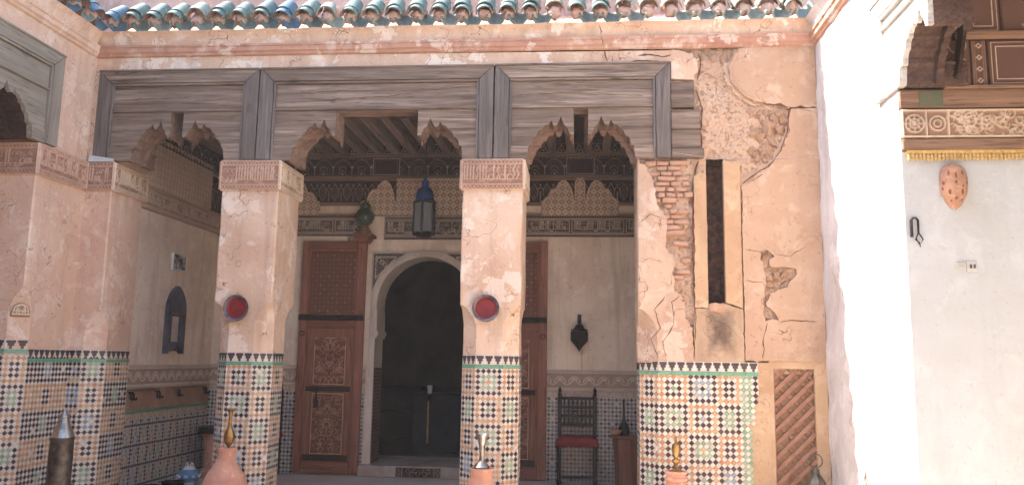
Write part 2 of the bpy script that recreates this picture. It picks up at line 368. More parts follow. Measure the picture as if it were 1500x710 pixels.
def lattice_strip(r, z0, z1, p=.035, wd=.007):
    n = int(r.W/p)+1; h = z1-z0
    for k in range(n+1):
        r.line(k*p, z0, k*p+p, z1, wd, .9); r.line(k*p, z1, k*p+p, z0, wd, .9)
def script(r, x0, x1, z0, z1, seed, wd=.013, pitch=.06):
    """tall knotted strokes and curls in the manner of the carved band"""
    rd = random.Random(seed); x = x0; h = z1-z0; base = z0+h*.18
    r.line(x0, base, x1, base, wd*.8, .85)
    while x < x1-pitch*.6:
        k = rd.choice('ssslbtkc'); 
        if k == 's': r.path([(x, base), (x, z1-.004), (x+wd*.8, z1-h*.1)], wd); x += pitch*.55
        elif k == 'l': r.path([(x, base), (x, z1-.004)], wd); r.path([(x+pitch*.4, base), (x+pitch*.4, z1-.004), (x, z1-h*.35)], wd*.8); x += pitch*.9
        elif k == 'b': r.arc(x+pitch*.35, base+h*.12, h*.16, 0, 360, wd*.85); x += pitch*.85
        elif k == 't': r.path([(x, base), (x, base+h*.3)], wd); r.path([(x+pitch*.3, base), (x+pitch*.3, base+h*.24)], wd); r.disc(x+pitch*.2, base+h*.5, wd*.7); x += pitch*.6
        elif k == 'k': r.path([(x, base), (x+pitch*.4, base+h*.3), (x, base+h*.5), (x+pitch*.35, z1-.01)], wd*.85); x += pitch*.7
        else: r.arc(x+pitch*.3, base, h*.17, 180, 360, wd*.9); r.arc(x+pitch*.35, base+h*.55, h*.13, -30, 230, wd*.6, .8); x += pitch*.85
        if rd.random() < .6: r.arc(x-pitch*.2, z1-h*.25, h*.09, rd.random()*90, 270, wd*.5, .75)
        if rd.random() < .5: r.disc(x-pitch*.1, base+h*.42, wd*.45, .8)
def pat_capital(W, H, seed, panels=1):
    r = Ras(W, H, .0055); b = H*.17
    lattice_strip(r, .006, b); lattice_strip(r, H-b, H-.006)
    for z in (.003, b, H-b, H-.003): r.line(0, z, W, z, .008)
    for k in range(panels+1): r.line(.008+(W-.016)*k/panels, 0, .008+(W-.016)*k/panels, H, .012)
    for k in range(panels): script(r, W*k/panels+.03, W*(k+1)/panels-.02, b+.016, H-b-.008, seed+k, .0105, .05)
    rd = random.Random(seed)
    for q in range(int(W*150)): r.arc(rd.uniform(.02, W-.02), rd.uniform(b+.015, H-b-.015), rd.uniform(.008, .02), rd.random()*360, rd.random()*360+220, .006, .62, 7)
    return r
def pat_band(W, H, seed, seg=None, res=.0075):
    r = Ras(W, H, res); b = H*.13
    for z in (b, H-b): r.line(0, z, W, z, .012)
    n = int(W/.03)
    for k in range(n): r.disc(k*.03+.01, b*.45, .007, .7); r.disc(k*.03+.01, H-b*.45, .007, .7)
    seg = seg or [0, W]
    for a, c in zip(seg[:-1], seg[1:]):
        r.path([(a+.015, b+.02), (c-.015, b+.02), (c-.015, H-b-.02), (a+.015, H-b-.02), (a+.015, b+.02)], .010)
        script(r, a+.05, c-.03, b+.033, H-b-.028, seed, .010, .042); seed += 1
        rd = random.Random(seed)
        for q in range(int((c-a)*110)): r.arc(rd.uniform(a+.03, c-.03), rd.uniform(b+.035, H-b-.035), rd.uniform(.008, .02), rd.random()*360, rd.random()*360+220, .006, .5, 6)
    return r
def pat_diaper(W, H, p=.11, res=.008):
    r = Ras(W, H, res)
    for i in range(int(W/p)+2):
        for k in range(int(H/p)+2):
            cx, cz = i*p, k*p; r.arc(cx, cz, p*.5, 0, 360, .011, 1, 14); r.disc(cx, cz, .013, .8)
            cx += p/2; cz += p/2; r.arc(cx, cz, p*.36, 0, 360, .009, .85, 12); r.path([(cx-p*.18, cz), (cx, cz+p*.18), (cx+p*.18, cz), (cx, cz-p*.18), (cx-p*.18, cz)], .009, .7)
    return r
def pat_arcade(W, H, p=.21, res=.008, plaques=()):
    r = Ras(W, H, res); 
    for z in (.008, .028, H-.008, H-.028): r.line(0, z, W, z, .009, .9)
    for k in range(int(W/.05)+1): r.line(k*.05, H-.028, k*.05, H-.008, .01, .8)
    for k in range(int(W/p)+1):
        x = k*p; r.line(x, .03, x, H*.45, .012, .9); r.disc(x, H*.48, .017, .9)
        c = x+p/2
        for q in (1., .74): r.arc(c, H*.42, p*.44*q, 10, 170, .009, .9 if q == 1 else .5, 12)
        r.arc(c, H*.34, p*.2, 0, 180, .02, .6, 8); r.path([(c-p*.2, H*.16), (c, H*.34), (c+p*.2, H*.16)], .011, .75); r.disc(c, H*.15, .016, .8)
    for a, c in plaques:
        r.rect(a, .03, c, H-.03, 0., True); r.path([(a, .03), (c, .03), (c, H-.03), (a, H-.03), (a, .03)], .011); r.path([(a+.03, .05), (c-.03, .05), (c-.03, H-.05), (a+.03, H-.05), (a+.03, .05)], .008, .7)
    return r
def pat_lozenge(W, H, p=.16, res=.008):
    r = Ras(W, H, res); r.line(0, .01, W, .01, .01); r.line(0, H-.012, W, H-.012, .012)
    for k in range(int(W/p)+1):
        c = k*p+p/2
        r.path([(c, .04), (c-p*.28, H*.35), (c-p*.28, H*.55), (c, H*.82), (c+p*.28, H*.55), (c+p*.28, H*.35), (c, .04)], .010, .9)
        r.path([(c, H*.25), (c-p*.13, H*.45), (c, H*.65), (c+p*.13, H*.45), (c, H*.25)], .012, .6)
        r.arc(k*p, H*.55, p*.2, 0, 180, .011, .9); r.line(k*p, .03, k*p, H*.5, .014, .8); r.disc(k*p, H*.75, .015, .8)
    return r
def pat_rail(W, H, res=.008, seed=0):
    r = Ras(W, H, res)
    for z in (.008, .035, H-.035, H-.008): r.line(0, z, W, z, .01)
    for k in range(int(W/.03)+1):
        r.line(k*.03, .01, k*.03+.03, .033, .008, .9); r.line(k*.03, H-.033, k*.03+.03, H-.01, .008, .9)
    p = .17
    for k in range(int(W/p)+1):
        c = k*p+p/2; r.arc(c, H*.42, p*.38, 0, 180, .012, .85); r.arc(c+p/2, H*.58, p*.38, 180, 360, .012, .85); r.disc(c, H*.55, .016, .8)
    return r
X1, Y1, Z1 = (1, 0, 0), (0, 1, 0), (0, 0, 1)
NY = (0, -1, 0)

# ------------------------------------------------------------------ zellige
def zel_colour(i, j, n, off, wide=False):
    if wide:
        if i >= 14: return 3 if i in (14, 15) else 1
        bi, li, w4 = i//5, i % 5, (4 if i >= 10 else 5)
    else: bi, li, w4 = 0, i, n
    ci = (w4-1)/2; ring = max(math.ceil(abs(li-ci)-1e-6), abs(j % 5-2)); b = j//5+bi+off; q = (j//5*7+bi*3+off*5) % 3
    if b % 2 == 0: return [(4, 3, 4)[q], 1, 2][min(ring, 2)]
    return [1 if q else 2, (3, 4, 3)[q], 1][min(ring, 2)]
def zellige(mb, o, ux, un, W, z0, z1, pitch=.054, off=0, wide=False, edge=None, col=None):
    """mb gets one diamond tile after another, set 3 mm proud of the bed"""
    o, ux, un = Vector(o), Vector(ux), Vector(un); uz = Vector(Z1); n = max(1, round(W/pitch)); px = W/n; m = int((z1-z0)/pitch); pz = (z1-z0)/m; Wd = W
    rd = random.Random(off*13+n)
    def dia(cx, cz, c, lo=-1, hi=1, bo=-1, to=1):
        if edge and cx > edge(cz): return
        k = .45; d = .004+rd.random()*.0015; tl = (rd.random()-.5)*.0015
        P = [(max(-k, lo), 0), (0, max(-k, bo)), (min(k, hi), 0), (0, min(k, to))]
        fr = [o+ux*(cx+a*px)+uz*(cz-z0+b*pz)+un*(d+a*tl) for a, b in P]; bk = [p-un*.006 for p in fr]
        mb.cur = c; mb.add(fr+bk, [(0,1,2,3),(0,4,5,1),(1,5,6,2),(2,6,7,3),(3,7,4,0)])
    for j in range(m):
        for i in range(n):
            c = col(i, j, n) if col else zel_colour(i, m-1-j, n, off, wide)
            if rd.random() < .012: c = 0
            dia((i+.5)*px, z0+(j+.5)*pz, c)
    for j in range(m+1):
        for i in range(n+1):
            dia(i*px, z0+j*pz, 0, 0 if i == 0 else -1, 0 if i == n else 1, 0 if j == 0 else -1, 0 if j == m else 1)
def merlon_mesh():
    mb = MB(); w_, h = .064, .072; y = .004
    for k, (a, b0, b1) in enumerate(((.5, .66, 1.), (.34, .33, .66), (.16, 0., .33))): mb.box(-w_*a, w_*a, -y, .002, h*b0, h*b1)
    return mb.mesh('merlon_tile', Z_black)
ME_MER = merlon_mesh()
def crest(parent, o, ux, un, W, zg, white=True):
    """green border tiles and the row of stepped merlons along the top of a tiled dado"""
    o, ux, un = Vector(o), Vector(ux), Vector(un); ang = math.atan2(ux.y, ux.x); n = max(1, round(W/.11)); 
    for k in range(n):
        a, b = W*k/n+.001, W*(k+1)/n-.001
        p = [o+ux*a, o+ux*b]; mb = MB()
        vs = [p[0]+un*.007, p[1]+un*.007, p[1]-un*.004, p[0]-un*.004]
        mb.add([Vector((q.x, q.y, zg)) for q in vs]+[Vector((q.x, q.y, zg+.032)) for q in vs], [(0,1,2,3),(4,5,6,7),(0,1,5,4),(1,2,6,5),(2,3,7,6),(3,0,4,7)])
        mb.build('border_tile', Z_border, parent)
    mb = MB(); a = o+un*.003; b = a+ux*W
    mb.add([(a.x,a.y,zg+.034),(b.x,b.y,zg+.034),(b.x,b.y,zg+.116),(a.x,a.y,zg+.116)], [(0,1,2,3)])
    c = [Vector(p)-un*.006 for p in mb.v]; mb.add(c, [(0,1,2,3)]); mb.build('merlon_ground', Z_white, parent, fix=False)
    m = max(1, round(W/.076))
    for k in range(m):
        p = o+ux*(W*(k+.5)/m)+un*.0035
        inst('merlon_tile', ME_MER, parent, (p.x, p.y, zg+.038), (0, 0, ang), (W/m/.076*.98, 1, 1))

# ------------------------------------------------------------------ ground
def ground():
    mb = MB(); mb.box(-9, 8, -6, F-.10, -.30, -.08); tag(mb.build('courtyard_floor', M_floor), kind='structure')
    mb = MB(); mb.box(XL-.3, 1.6, F-.10, B+.9, -.30, ZF); tag(mb.build('porch_floor', M_floor), kind='structure')
    mb = MB(); mb.box(-40, 40, -40, 40, -.6, -.31); tag(mb.build('ground', M_floor), kind='structure')
ground()
def glare_veil():  # thin volume added to stand in for lens glare and lift the blacks
    mb = MB(); mb.box(-41, 41, -41, 41, -1.6, 5.6)
    m_ = bpy.data.materials.new('veil_volume'); m_.use_nodes = True; n_ = m_.node_tree; n_.nodes.clear()
    o_ = n_.nodes.new('ShaderNodeOutputMaterial'); v_ = n_.nodes.new('ShaderNodeVolumePrincipled'); v_.inputs['Color'].default_value = (.95, .90, .86, 1); v_.inputs['Density'].default_value = .0018; v_.inputs['Anisotropy'].default_value = 0
    n_.links.new(v_.outputs[0], o_.inputs['Volume']); h = mb.build('glare_veil', m_); tag(h, kind='stuff')
glare_veil()

# ------------------------------------------------------------------ pillars
def ring_section(cx, x0, x1, y0, y1, c, n=5):
    """outline of a rectangle with chamfer c, corners in order, each edge cut into n"""
    pts = [(x0+c, y0), (x1-c, y0), (x1, y0+c), (x1, y1-c), (x1-c, y1), (x0+c, y1), (x0, y1-c), (x0, y0+c)]
    out = []
    for (a, b), (p, q) in zip(pts, pts[1:]+pts[:1]):
        for k in range(n): out.append((a+(p-a)*k/n, b+(q-b)*k/n))
    return out
def pillar_shaft(x0, x1, y0, y1, zb, zt, zs, c_low, c_up, seed, grow=.02, cors=None):
    """square shaft that turns eight-sided below the stop zs; walls uneven by a few millimetres"""
    mb = MB(); zs_list = []; z = zb
    while z < zt: zs_list.append(z); z += .03 if zs-.25 < z < zs+.05 else .06
    zs_list.append(zt); n = 6; L = 0
    for z in zs_list:
        t = min(1, max(0, (zs-z)/.17)); t = math.sqrt(t) if t > 0 else 0
        c = c_up+(c_low-c_up)*t; g = grow*(1-t)
        sec = ring_section(0, x0-g, x1+g, y0-g*.5, y1+g, c, n); L = len(sec)
        for a, b in sec:
            v = Vector((a*4+seed, b*4, z*4)); d = .006*noise.noise(v)+.0035*noise.noise(v*4)
            cxm, cym = (x0+x1)/2, (y0+y1)/2; dv = Vector((a-cxm, b-cym)); dv.normalize()
            mb.v.append((a+dv.x*d, b+dv.y*d, z))
    for i in range(len(zs_list)-1):
        for k in range(L): mb.f.append((i*L+k, i*L+(k+1) % L, (i+1)*L+(k+1) % L, (i+1)*L+k)); mb.m.append(0)
    mb.f.append(tuple((len(zs_list)-1)*L+k for k in range(L))); mb.m.append(0)
    return mb
ZG = 1.335
def capital(parent, faces, z0, z1, seed, mats):
    cap = None
    for k, (o, ux, un, W, pn) in enumerate(faces):
        c = hf('capital_carving', pat_capital(W, z1-z0, seed+k*5, pn), mats[k], parent if cap is None else cap, (o[0], o[1], z0), ux, Z1, un, .014)
        if cap is None: c.name = 'capital'; cap = c
    return cap
def pillar(xc, wd, label, seed, zg=ZG):
    x0, x1 = xc-wd/2, xc+wd/2; y0, y1 = F, F+PT
    t = thing('arcade_pillar', label, 'pillar', (xc, F+PT/2, -.08), 'tiled pillars of the arcade')
    pillar_shaft(x0, x1, y0, y1, zg+.112, 2.97, 1.90, .135, .012, seed).build('shaft', P_pillar, t, smooth=35)
    mb = MB(); mb.box(x0-.03, x1+.03, y0-.03, y1+.03, 2.955, 3.245); core = mb.build('capital_block', P_pillar, t)
    e = .034
    capital(t, [((x0-e, y0-e, 0), X1, NY, wd+2*e, 1), ((x1+e, y0-e, 0), Y1, X1, PT+2*e, 1), ((x0-e, y1+e, 0), NY, (-1, 0, 0), PT+2*e, 1)], 2.96, 3.24, seed*11, [S_cap, S_capl, S_cap])  # right face takes the paler cream copy, bounce light in its colour
    # tiled dado
    c = .135; sec = [(x0+c, y0), (x1-c, y0), (x1, y0+c), (x1, y1-c), (x1-c, y1), (x0+c, y1), (x0, y1-c), (x0, y0+c)]
    mb = MB(); mb.add([(a, b, -.08) for a, b in sec]+[(a, b, zg+.114) for a, b in sec], [tuple(range(8))[::-1], tuple(range(8, 16))]+[(i, (i+1) % 8, 8+(i+1) % 8, 8+i) for i in range(8)])
    mb.build('dado_bed', M_grout, t)
    zb = MB()
    for k, (a, b) in enumerate(((7, 0), (0, 1), (1, 2), (2, 3), (6, 7))):
        p, q = Vector((*sec[a], 0)), Vector((*sec[b], 0)); d = q-p; W = d.length; ux = d/W; un = Vector((ux.y, -ux.x, 0))
        zellige(zb, p, ux, un, W, zg-28*.048, zg, .048, k+seed)
        crest(t, p, ux, un, W, zg)
    tag(zb.build('dado_tiles', ZM, t, fix=False), kind='stuff')
    return t
pillar(-3.125, .51, 'cracked pink pillar with red plate nearest the open carved door', 1)
pillar(-.83, .51, 'pink pillar in the middle, between the doorway and the chair', 2, 1.345)

# corner pillar (meets the left wing)
jag0 = lambda l: l
def corner_pillar():
    t = thing('corner_pillar', 'stepped pink corner pillar with tiled base at the left end', 'pillar', (XL+.1, F, -.08))
    xD = -4.50
    # plan of the L: end face A (y=A_), side face B (x=XL), face C (y=F), reveal D (x=xD)
    mb = MB(); zz = [ZG+.112+.05*k for k in range(int((2.97-ZG-.112)/.05)+1)]+[2.97]
    plan = lambda cA, cD: [(-6.6, A_), (XL-cA, A_), (XL, A_+cA), (XL, F), (xD-cD, F), (xD, F+cD), (xD, F+PT), (-6.6, F+PT)]
    L = None
    for z in zz:
        tA = min(1, max(0, (1.95-z)/.16))**.5; tD = min(1, max(0, (1.80-z)/.16))**.5
        pl = plan(.012+.11*tA, .012+.13*tD); out = []
        for (a, b), (p, q) in zip(pl, pl[1:]+pl[:1]):
            for k in range(6): out.append((a+(p-a)*k/6, b+(q-b)*k/6))
        L = len(out)
        for a, b in out:
            v = Vector((a*4, b*4, z*4)); d = .006*noise.noise(v)+.003*noise.noise(v*4); mb.v.append((a+d, b-d, z))
    for i in range(len(zz)-1):
        for k in range(L): mb.f.append((i*L+k, i*L+(k+1) % L, (i+1)*L+(k+1) % L, (i+1)*L+k)); mb.m.append(0)
    mb.build('shaft', P_left, t, smooth=30)
    mb = MB(); mb.box(-6.6, XL+.02, A_-.02, F+.1, 2.955, 3.24); mb.box(XL, xD+.02, F-.022, F+PT+.02, 2.957, 3.238); mb.build('capital_block', P_left, t)
    e = .026
    capital(t, [((-6.2, A_-e, 0), X1, NY, XL+6.2+e, 3), ((XL+e, A_-e, 0), Y1, X1, F-A_, 1), ((XL+e, F-e, 0), X1, NY, xD-XL, 1), ((xD+e, F-e, 0), Y1, X1, PT+2*e, 1)], 2.96, 3.235, 77, [S_cap, S_cap, S_cap, S_capl])  # last face, the reveal, is a paler lit copy of the stucco
    # carved medallion in the stop of the outer edge
    r = Ras(.15, .15, .005); r.arc(.075, .05, .055, 0, 180, .008); r.arc(.075, .07, .03, -60, 240, .009)
    for k in range(5): r.arc(.03+.022*k, .035+.02*(k % 2), .014, 0, 360, .006)
    r.line(.01, .02, .14, .02, .01)
    d = Vector((1, 1, 0)).normalized(); 
    hf('carved_medallion', r, S_capl, t, (XL-.112+.016, A_+.010-.016, 1.72), d, Z1, (d.y, -d.x, 0), .008, lambda x: .05+math.sqrt(max(0, .068**2-(x-.075)**2)))
    # dado
    cA, cD = .123, .145; zA = ZG+.075
    pl = plan(cA, cD)
    mb = MB(); n = len(pl); mb.add([(a, b, -.08) for a, b in pl]+[(a, b, ZG+.114) for a, b in pl], [tuple(range(n))[::-1], tuple(range(n, 2*n))]+[(i, (i+1) % n, n+(i+1) % n, n+i) for i in range(n)]); mb.build('dado_bed', M_grout, t)
    zb = MB()
    for k, (a, b, zt) in enumerate(((0, 1, zA), (1, 2, zA), (2, 3, ZG), (3, 4, ZG), (4, 5, ZG), (5, 6, ZG))):
        p, q = Vector((*pl[a], 0)), Vector((*pl[b], 0))
        if k == 0: p = Vector((XL-cA-.54, A_, 0))
        d = q-p; W = d.length; ux = d/W; un = Vector((ux.y, -ux.x, 0))
        zellige(zb, p, ux, un, W, zt-29*.048, zt, .048, k+3); crest(t, p, ux, un, W, zt)
        if zt == zA:
            m2 = MB(); m2.add([p+Vector((0,0,ZG+.09)), q+Vector((0,0,ZG+.09)), q+Vector((0,0,zA+.114)), p+Vector((0,0,zA+.114))], [(0,1,2,3)]); m2.build('dado_bed', M_grout, t, fix=False)
    tag(zb.build('dado_tiles', ZM, t, fix=False), kind='stuff')
corner_pillar()
mb = MB(); mb.prism(jag0([(-4.74, 3.236), (-4.50, 3.236), (-4.49, 3.262), (-4.56, 3.275), (-4.66, 3.29), (-4.72, 3.30)]), (0, F-.046, 0), X1, Z1, NY, .05); tag(mb.build('plaster_dab', P_white), 'dab of white plaster on top of the corner capital under the wooden screen', 'plaster')

# ------------------------------------------------------------------ right pier with worn plaster, gutter and lattice
def jag(loop, step=.04, amp=.014, seed=0):
    out = []; n = len(loop)
    for i in range(n):
        a = loop[i]; b = loop[(i+1) % n]; L = math.hypot(b[0]-a[0], b[1]-a[1]); m = max(1, int(L/step)) if (len(a) < 3 or a[2]) else 1
        nx, nz = -(b[1]-a[1])/(L+1e-9), (b[0]-a[0])/(L+1e-9)
        for k in range(m):
            t = k/m; x, z = a[0]+(b[0]-a[0])*t, a[1]+(b[1]-a[1])*t
            d = 0 if k == 0 else amp*(noise.noise(Vector((x*11+seed, z*11, seed)))*1.5+.8*noise.noise(Vector((x*31, z*31, seed)))+.5*noise.noise(Vector((x*75, z*75, seed))))
            out.append((x+nx*d, z+nz*d))
    return out
def sheet(name, loop, yf, yb, mat_, parent, holes=(), seed=0, amp=.018):
    mb = MB(); mb.prism(jag(loop, .016, amp, seed), (0, yf, 0), X1, Z1, NY, yb-yf, [jag(h, .03, amp, seed+3) for h in holes]); return mb.build(name, mat_, parent)
def crackline(parent, pts, wd=.008, seed=0, y=F-.002, mat_=None):
    """an open crack: a thin dark sliver following a ragged path"""
    P = [];
    for (x0, z0), (x1, z1) in zip(pts[:-1], pts[1:]):
        m = max(2, int(math.hypot(x1-x0, z1-z0)/.03))
        for k in range(m): P.append((x0+(x1-x0)*k/m, z0+(z1-z0)*k/m))
    P.append(pts[-1]); L, Rr = [], []
    for i, (x, z) in enumerate(P):
        a = P[max(0, i-1)]; b = P[min(len(P)-1, i+1)]; l = math.hypot(b[0]-a[0], b[1]-a[1])+1e-9; nx, nz = -(b[1]-a[1])/l, (b[0]-a[0])/l
        d = .012*noise.noise(Vector((x*17+seed, z*17, 2))); ww = wd*.5*(.35+abs(noise.noise(Vector((x*11, z*11, seed+4))))*1.6)*(0.3 if i in (0, len(P)-1) else 1)
        L.append((x+nx*(d+ww), z+nz*(d+ww))); Rr.append((x+nx*(d-ww), z+nz*(d-ww)))
    mb = MB()
    for i in range(len(P)-1): 
        q = [L[i], L[i+1], Rr[i+1], Rr[i]]; mb.add([(a, y, b) for a, b in q], [(0, 1, 2, 3)])
    return mb.build('crack', mat_ or M_crack, parent, weld=True)
def right_pier():
    t = thing('ruined_pier', 'crumbling ochre wall pier right of the arches, with a sooty gutter slot', 'wall', (1.3, F, -.08))
    # core wall of mud and rubble, in view where the plaster is gone
    core = F+.045; mb = MB(); st = .025; nx = int((XR-.50)/st); nz = int((4.30-1.34)/st)
    for k in range(nz+1):
        for i in range(nx+1):
            x, z = .50+i*(XR-.50)/nx, 1.34+k*(4.30-1.34)/nz; v = Vector((x*5, z*5, 3))
            d = .022*noise.noise(v)+.020*noise.noise(v*2.7)+.012*noise.noise(v*6)
            mb.v.append((x, core-d, z))
    for k in range(nz):
        for i in range(nx):
            x, z = .50+(i+.5)*(XR-.50)/nx, 1.34+(k+.5)*(4.30-1.34)/nz
            if (1.10 < x < 1.25 and 1.90 < z < 3.24) or (x < .70 and z < 1.9): continue
            mb.f.append((k*(nx+1)+i, k*(nx+1)+i+1, (k+1)*(nx+1)+i+1, (k+1)*(nx+1)+i)); mb.m.append(0)
    mb.build('rubble_core', P_mud, t, smooth=True, fix=False)
    mb = MB(); mb.box(.52, 1.09, F+.17, F+PT, -.08, 3.24); mb.box(1.26, XR, F+.24, F+PT, -.08, 3.24); mb.box(.79, XR+.3, F+.24, F+PT, 3.24, 4.34); mb.box(1.09, 1.26, F+.2, F+PT, -.08, 3.24); mb.box(1.26, 1.6, F+.12, F+.24, -.08, 3.24); mb.build('wall_core', P_mud, t)
    # left reveal
    mb = MB()
    cz_ = lambda z: .15*min(1, max(0, (1.88-z)/.17))**.5
    zl = [1.42+.03*k for k in range(17)]+[1.93+.07*k for k in range(20)]
    for z in zl:
        for k in range(10):
            c0 = cz_(z)
            if k == 0: x, y = .505+c0, F-.001
            elif k == 1: x, y = .493+c0*.66, F+c0*.33+.004
            elif k == 2: x, y = .49+c0*.33, F+c0*.66+.008
            else: x, y = .488, F+c0+.012+(PT-c0-.012)*(k-3)/6
            mb.v.append((x+.005*noise.noise(Vector((9, y*5, z*4))), y, z))
    for i in range(len(zl)-1):
        for k in range(9): mb.f.append((i*10+k, i*10+k+1, (i+1)*10+k+1, (i+1)*10+k)); mb.m.append(0)
    mb.build('reveal', P_pierp, t, smooth=True, fix=False)
    S = lambda n, l, m, **k: sheet(n, l, F, F+.065, m, t, **k)
    Fa = False
    S('plaster_sheet', [(.655, 1.435, Fa), (.965, 1.42), (.965, 1.72), (.90, 1.80), (.885, 1.98), (.80, 2.05), (.80, 2.32), (.73, 2.45), (.75, 2.70), (.66, 2.86), (.62, 3.05), (.56, 3.19), (.497, 3.22, Fa), (.497, 1.89, Fa), (.53, 1.875, Fa), (.58, 1.83, Fa), (.62, 1.775, Fa), (.647, 1.70, Fa)], P_pierp, seed=1)
    S('plaster_sheet', [(1.41, 4.28, Fa), (1.40, 4.22), (1.31, 4.10), (1.335, 3.96), (1.45, 3.83), (1.60, 3.765), (1.86, 3.72), (XR, 3.715, Fa), (XR, 4.30, Fa)], P_skin, seed=2)
    S('plaster_sheet', [(1.405, 1.45), (1.55, 1.45, Fa), (XR, 1.45, Fa), (XR, 3.705, Fa), (1.865, 3.70), (1.825, 3.44), (1.75, 3.30), (1.66, 3.17), (1.53, 3.09), (1.405, 3.0, Fa)], P_skin, seed=3,
      holes=[[(1.545, 2.40), (1.62, 2.415), (1.68, 2.36), (1.63, 2.33), (1.64, 2.27), (1.86, 2.25), (1.84, 2.17), (1.75, 2.08), (1.635, 2.04), (1.60, 1.92), (1.70, 1.80), (1.58, 1.79), (1.565, 1.95), (1.60, 2.12), (1.58, 2.28)]])
    S('plaster_sheet', [(.985, 1.90), (1.098, 1.90, Fa), (1.098, 3.07, Fa), (1.05, 3.12), (.99, 3.08)], P_strip, seed=4, amp=.007)
    S('plaster_sheet', [(1.252, 1.95), (1.395, 1.90, Fa), (1.398, 3.0), (1.39, 3.21), (1.252, 3.23, Fa)], P_strip, seed=5, amp=.005)
    S('plaster_sheet', [(.972, 1.42), (1.398, 1.42, Fa), (1.398, 1.89), (1.25, 1.94), (1.20, 1.88), (1.10, 1.895), (.985, 1.89), (.97, 1.73)], P_soot, seed=6, amp=.006)
    S('plaster_sheet', [(.80, 4.00, Fa), (1.0, 3.985), (1.04, 4.06), (1.06, 4.19), (1.0, 4.24), (.80, 4.27, Fa)], P_upper, seed=7)
    sheet('under_coat', [(1.375, 4.28, Fa), (1.365, 4.22), (1.275, 4.11), (1.30, 3.945), (1.42, 3.80), (1.58, 3.735), (1.70, 3.71), (1.70, 4.28, Fa)], F+.022, F+.06, P_pierp, t, seed=12, amp=.022)
    sheet('under_coat', [(1.375, 2.9), (1.6, 2.9, Fa), (1.9, 3.2, Fa), (1.9, 3.68, Fa), (1.84, 3.69), (1.795, 3.45), (1.725, 3.325), (1.635, 3.20), (1.51, 3.12), (1.375, 3.04)], F+.026, F+.06, P_pierp, t, seed=13, amp=.02)
    # curled plaster lip along the fallen edge
    mb = MB(); P = [(1.40, 4.23), (1.325, 4.10), (1.345, 3.97), (1.46, 3.835), (1.60, 3.775), (1.84, 3.725)]
    Q = jag([(a, b) for a, b in P], .03, .014, 2)[:-8]
    mb.tube([(a, F-.004, b) for a, b in jag([(x, z) for x, z in P]+[P[0]], .03, .012, 2) if True][:22], .016, 6); mb.build('plaster_lip', P_skin, t, smooth=True)
    # lumps of rubble under the fallen plaster
    rd = random.Random(4)
    bms = []
    for k in range(4):
        bm = bmesh.new(); bmesh.ops.create_icosphere(bm, subdivisions=1 if k % 2 else 2, radius=1)
        for v in bm.verts: v.co = v.co*(1+.6*noise.noise(v.co*1.7+Vector((k*9, 0, 0)))+.12*noise.noise(v.co*4+Vector((k*9, 0, 0)))); 
        me = bpy.data.meshes.new('stone'); bm.to_mesh(me); bm.free(); me.materials.append(M_stone); bms.append(me)
    spots = [*[(rd.uniform(1.50, 1.84), rd.uniform(3.22, 3.70), rd.uniform(.02, .05)) for _ in range(46)], (1.72, 3.64, .055), (1.79, 3.62, .05), (1.66, 3.54, .07), (1.76, 3.52, .06), (1.59, 3.45, .05), (1.69, 3.42, .06), (1.77, 3.43, .04), (1.62, 3.33, .045), (1.70, 3.31, .045), (1.56, 3.26, .04), (1.63, 3.23, .035),
             (1.18, 4.19, .05), (1.28, 4.20, .045), (1.09, 4.20, .04), (.95, 4.20, .0), (1.08, 3.86, .035), (1.07, 3.55, .04), (1.08, 3.40, .035), (1.70, 2.18, .055), (1.76, 2.20, .04), (1.64, 2.12, .04), (1.60, 2.36, .03)]
    for x, z, s in spots:
        if s <= 0 or (x < 1.9 and 3.2 < z < 3.71 and x-1.50 > (z-3.02)*.62): continue
        inst('stone', rd.choice(bms), t, (x, F+.05, z), (rd.random()*6, rd.random()*6, rd.random()*6), (s*rd.uniform(.9, 1.5), s*.7, s*rd.uniform(.7, 1.)))
    # brick courses left bare on the upper pier
    mes = []
    for k in range(5):
        bm = bmesh.new(); bmesh.ops.create_cube(bm, size=1); bmesh.ops.subdivide_edges(bm, edges=bm.edges, cuts=2, use_grid_fill=True)
        for v in bm.verts:
            c3 = v.co.copy(); e_ = sum(abs(q) > .49 for q in c3)
            v.co *= (1-.05*(e_-1)); v.co += Vector((noise.noise(c3*3+Vector((k*5, 0, 0))), noise.noise(c3*3+Vector((k*5, 9, 0))), noise.noise(c3*3+Vector((k*5, 0, 9)))))*.11
        me = bpy.data.meshes.new('brick'); bm.to_mesh(me); bm.free(); me.materials.append(M_brick if k < 1 else M_brick2); me.polygons.foreach_set('use_smooth', [True]*len(me.polygons)); mes.append(me)
    z = 1.98; row = 0
    while z < 3.22:
        x = .50+(row % 2)*.06
        while x < .97:
            w_ = rd.uniform(.06, .17); lo = .50+max(0, (3.25-z))*.24+.02
            if x > lo and x+w_ < .985 and rd.random() < .85:
                inst('brick', rd.choice(mes), t, (x+w_/2, F+.040+rd.uniform(-.006, .016), z), (rd.uniform(-.08, .08), rd.uniform(-.06, .06), rd.uniform(-.08, .08)), (w_, .07, rd.uniform(.036, .046)))
            x += w_+.006
        z += rd.uniform(.044, .054); row += 1
    crackline(t, [(.985, 1.95), (.97, 2.3), (.98, 2.6), (.972, 2.9), (1.0, 3.1), (1.03, 3.22)], .026, 21, F+.012); crackline(t, [(1.055, 3.26), (1.06, 3.5), (1.075, 3.72), (1.02, 3.9)], .022, 22, F+.012); crackline(t, [(1.03, 3.98), (1.07, 4.1), (1.06, 4.22)], .016, 23, F+.008)
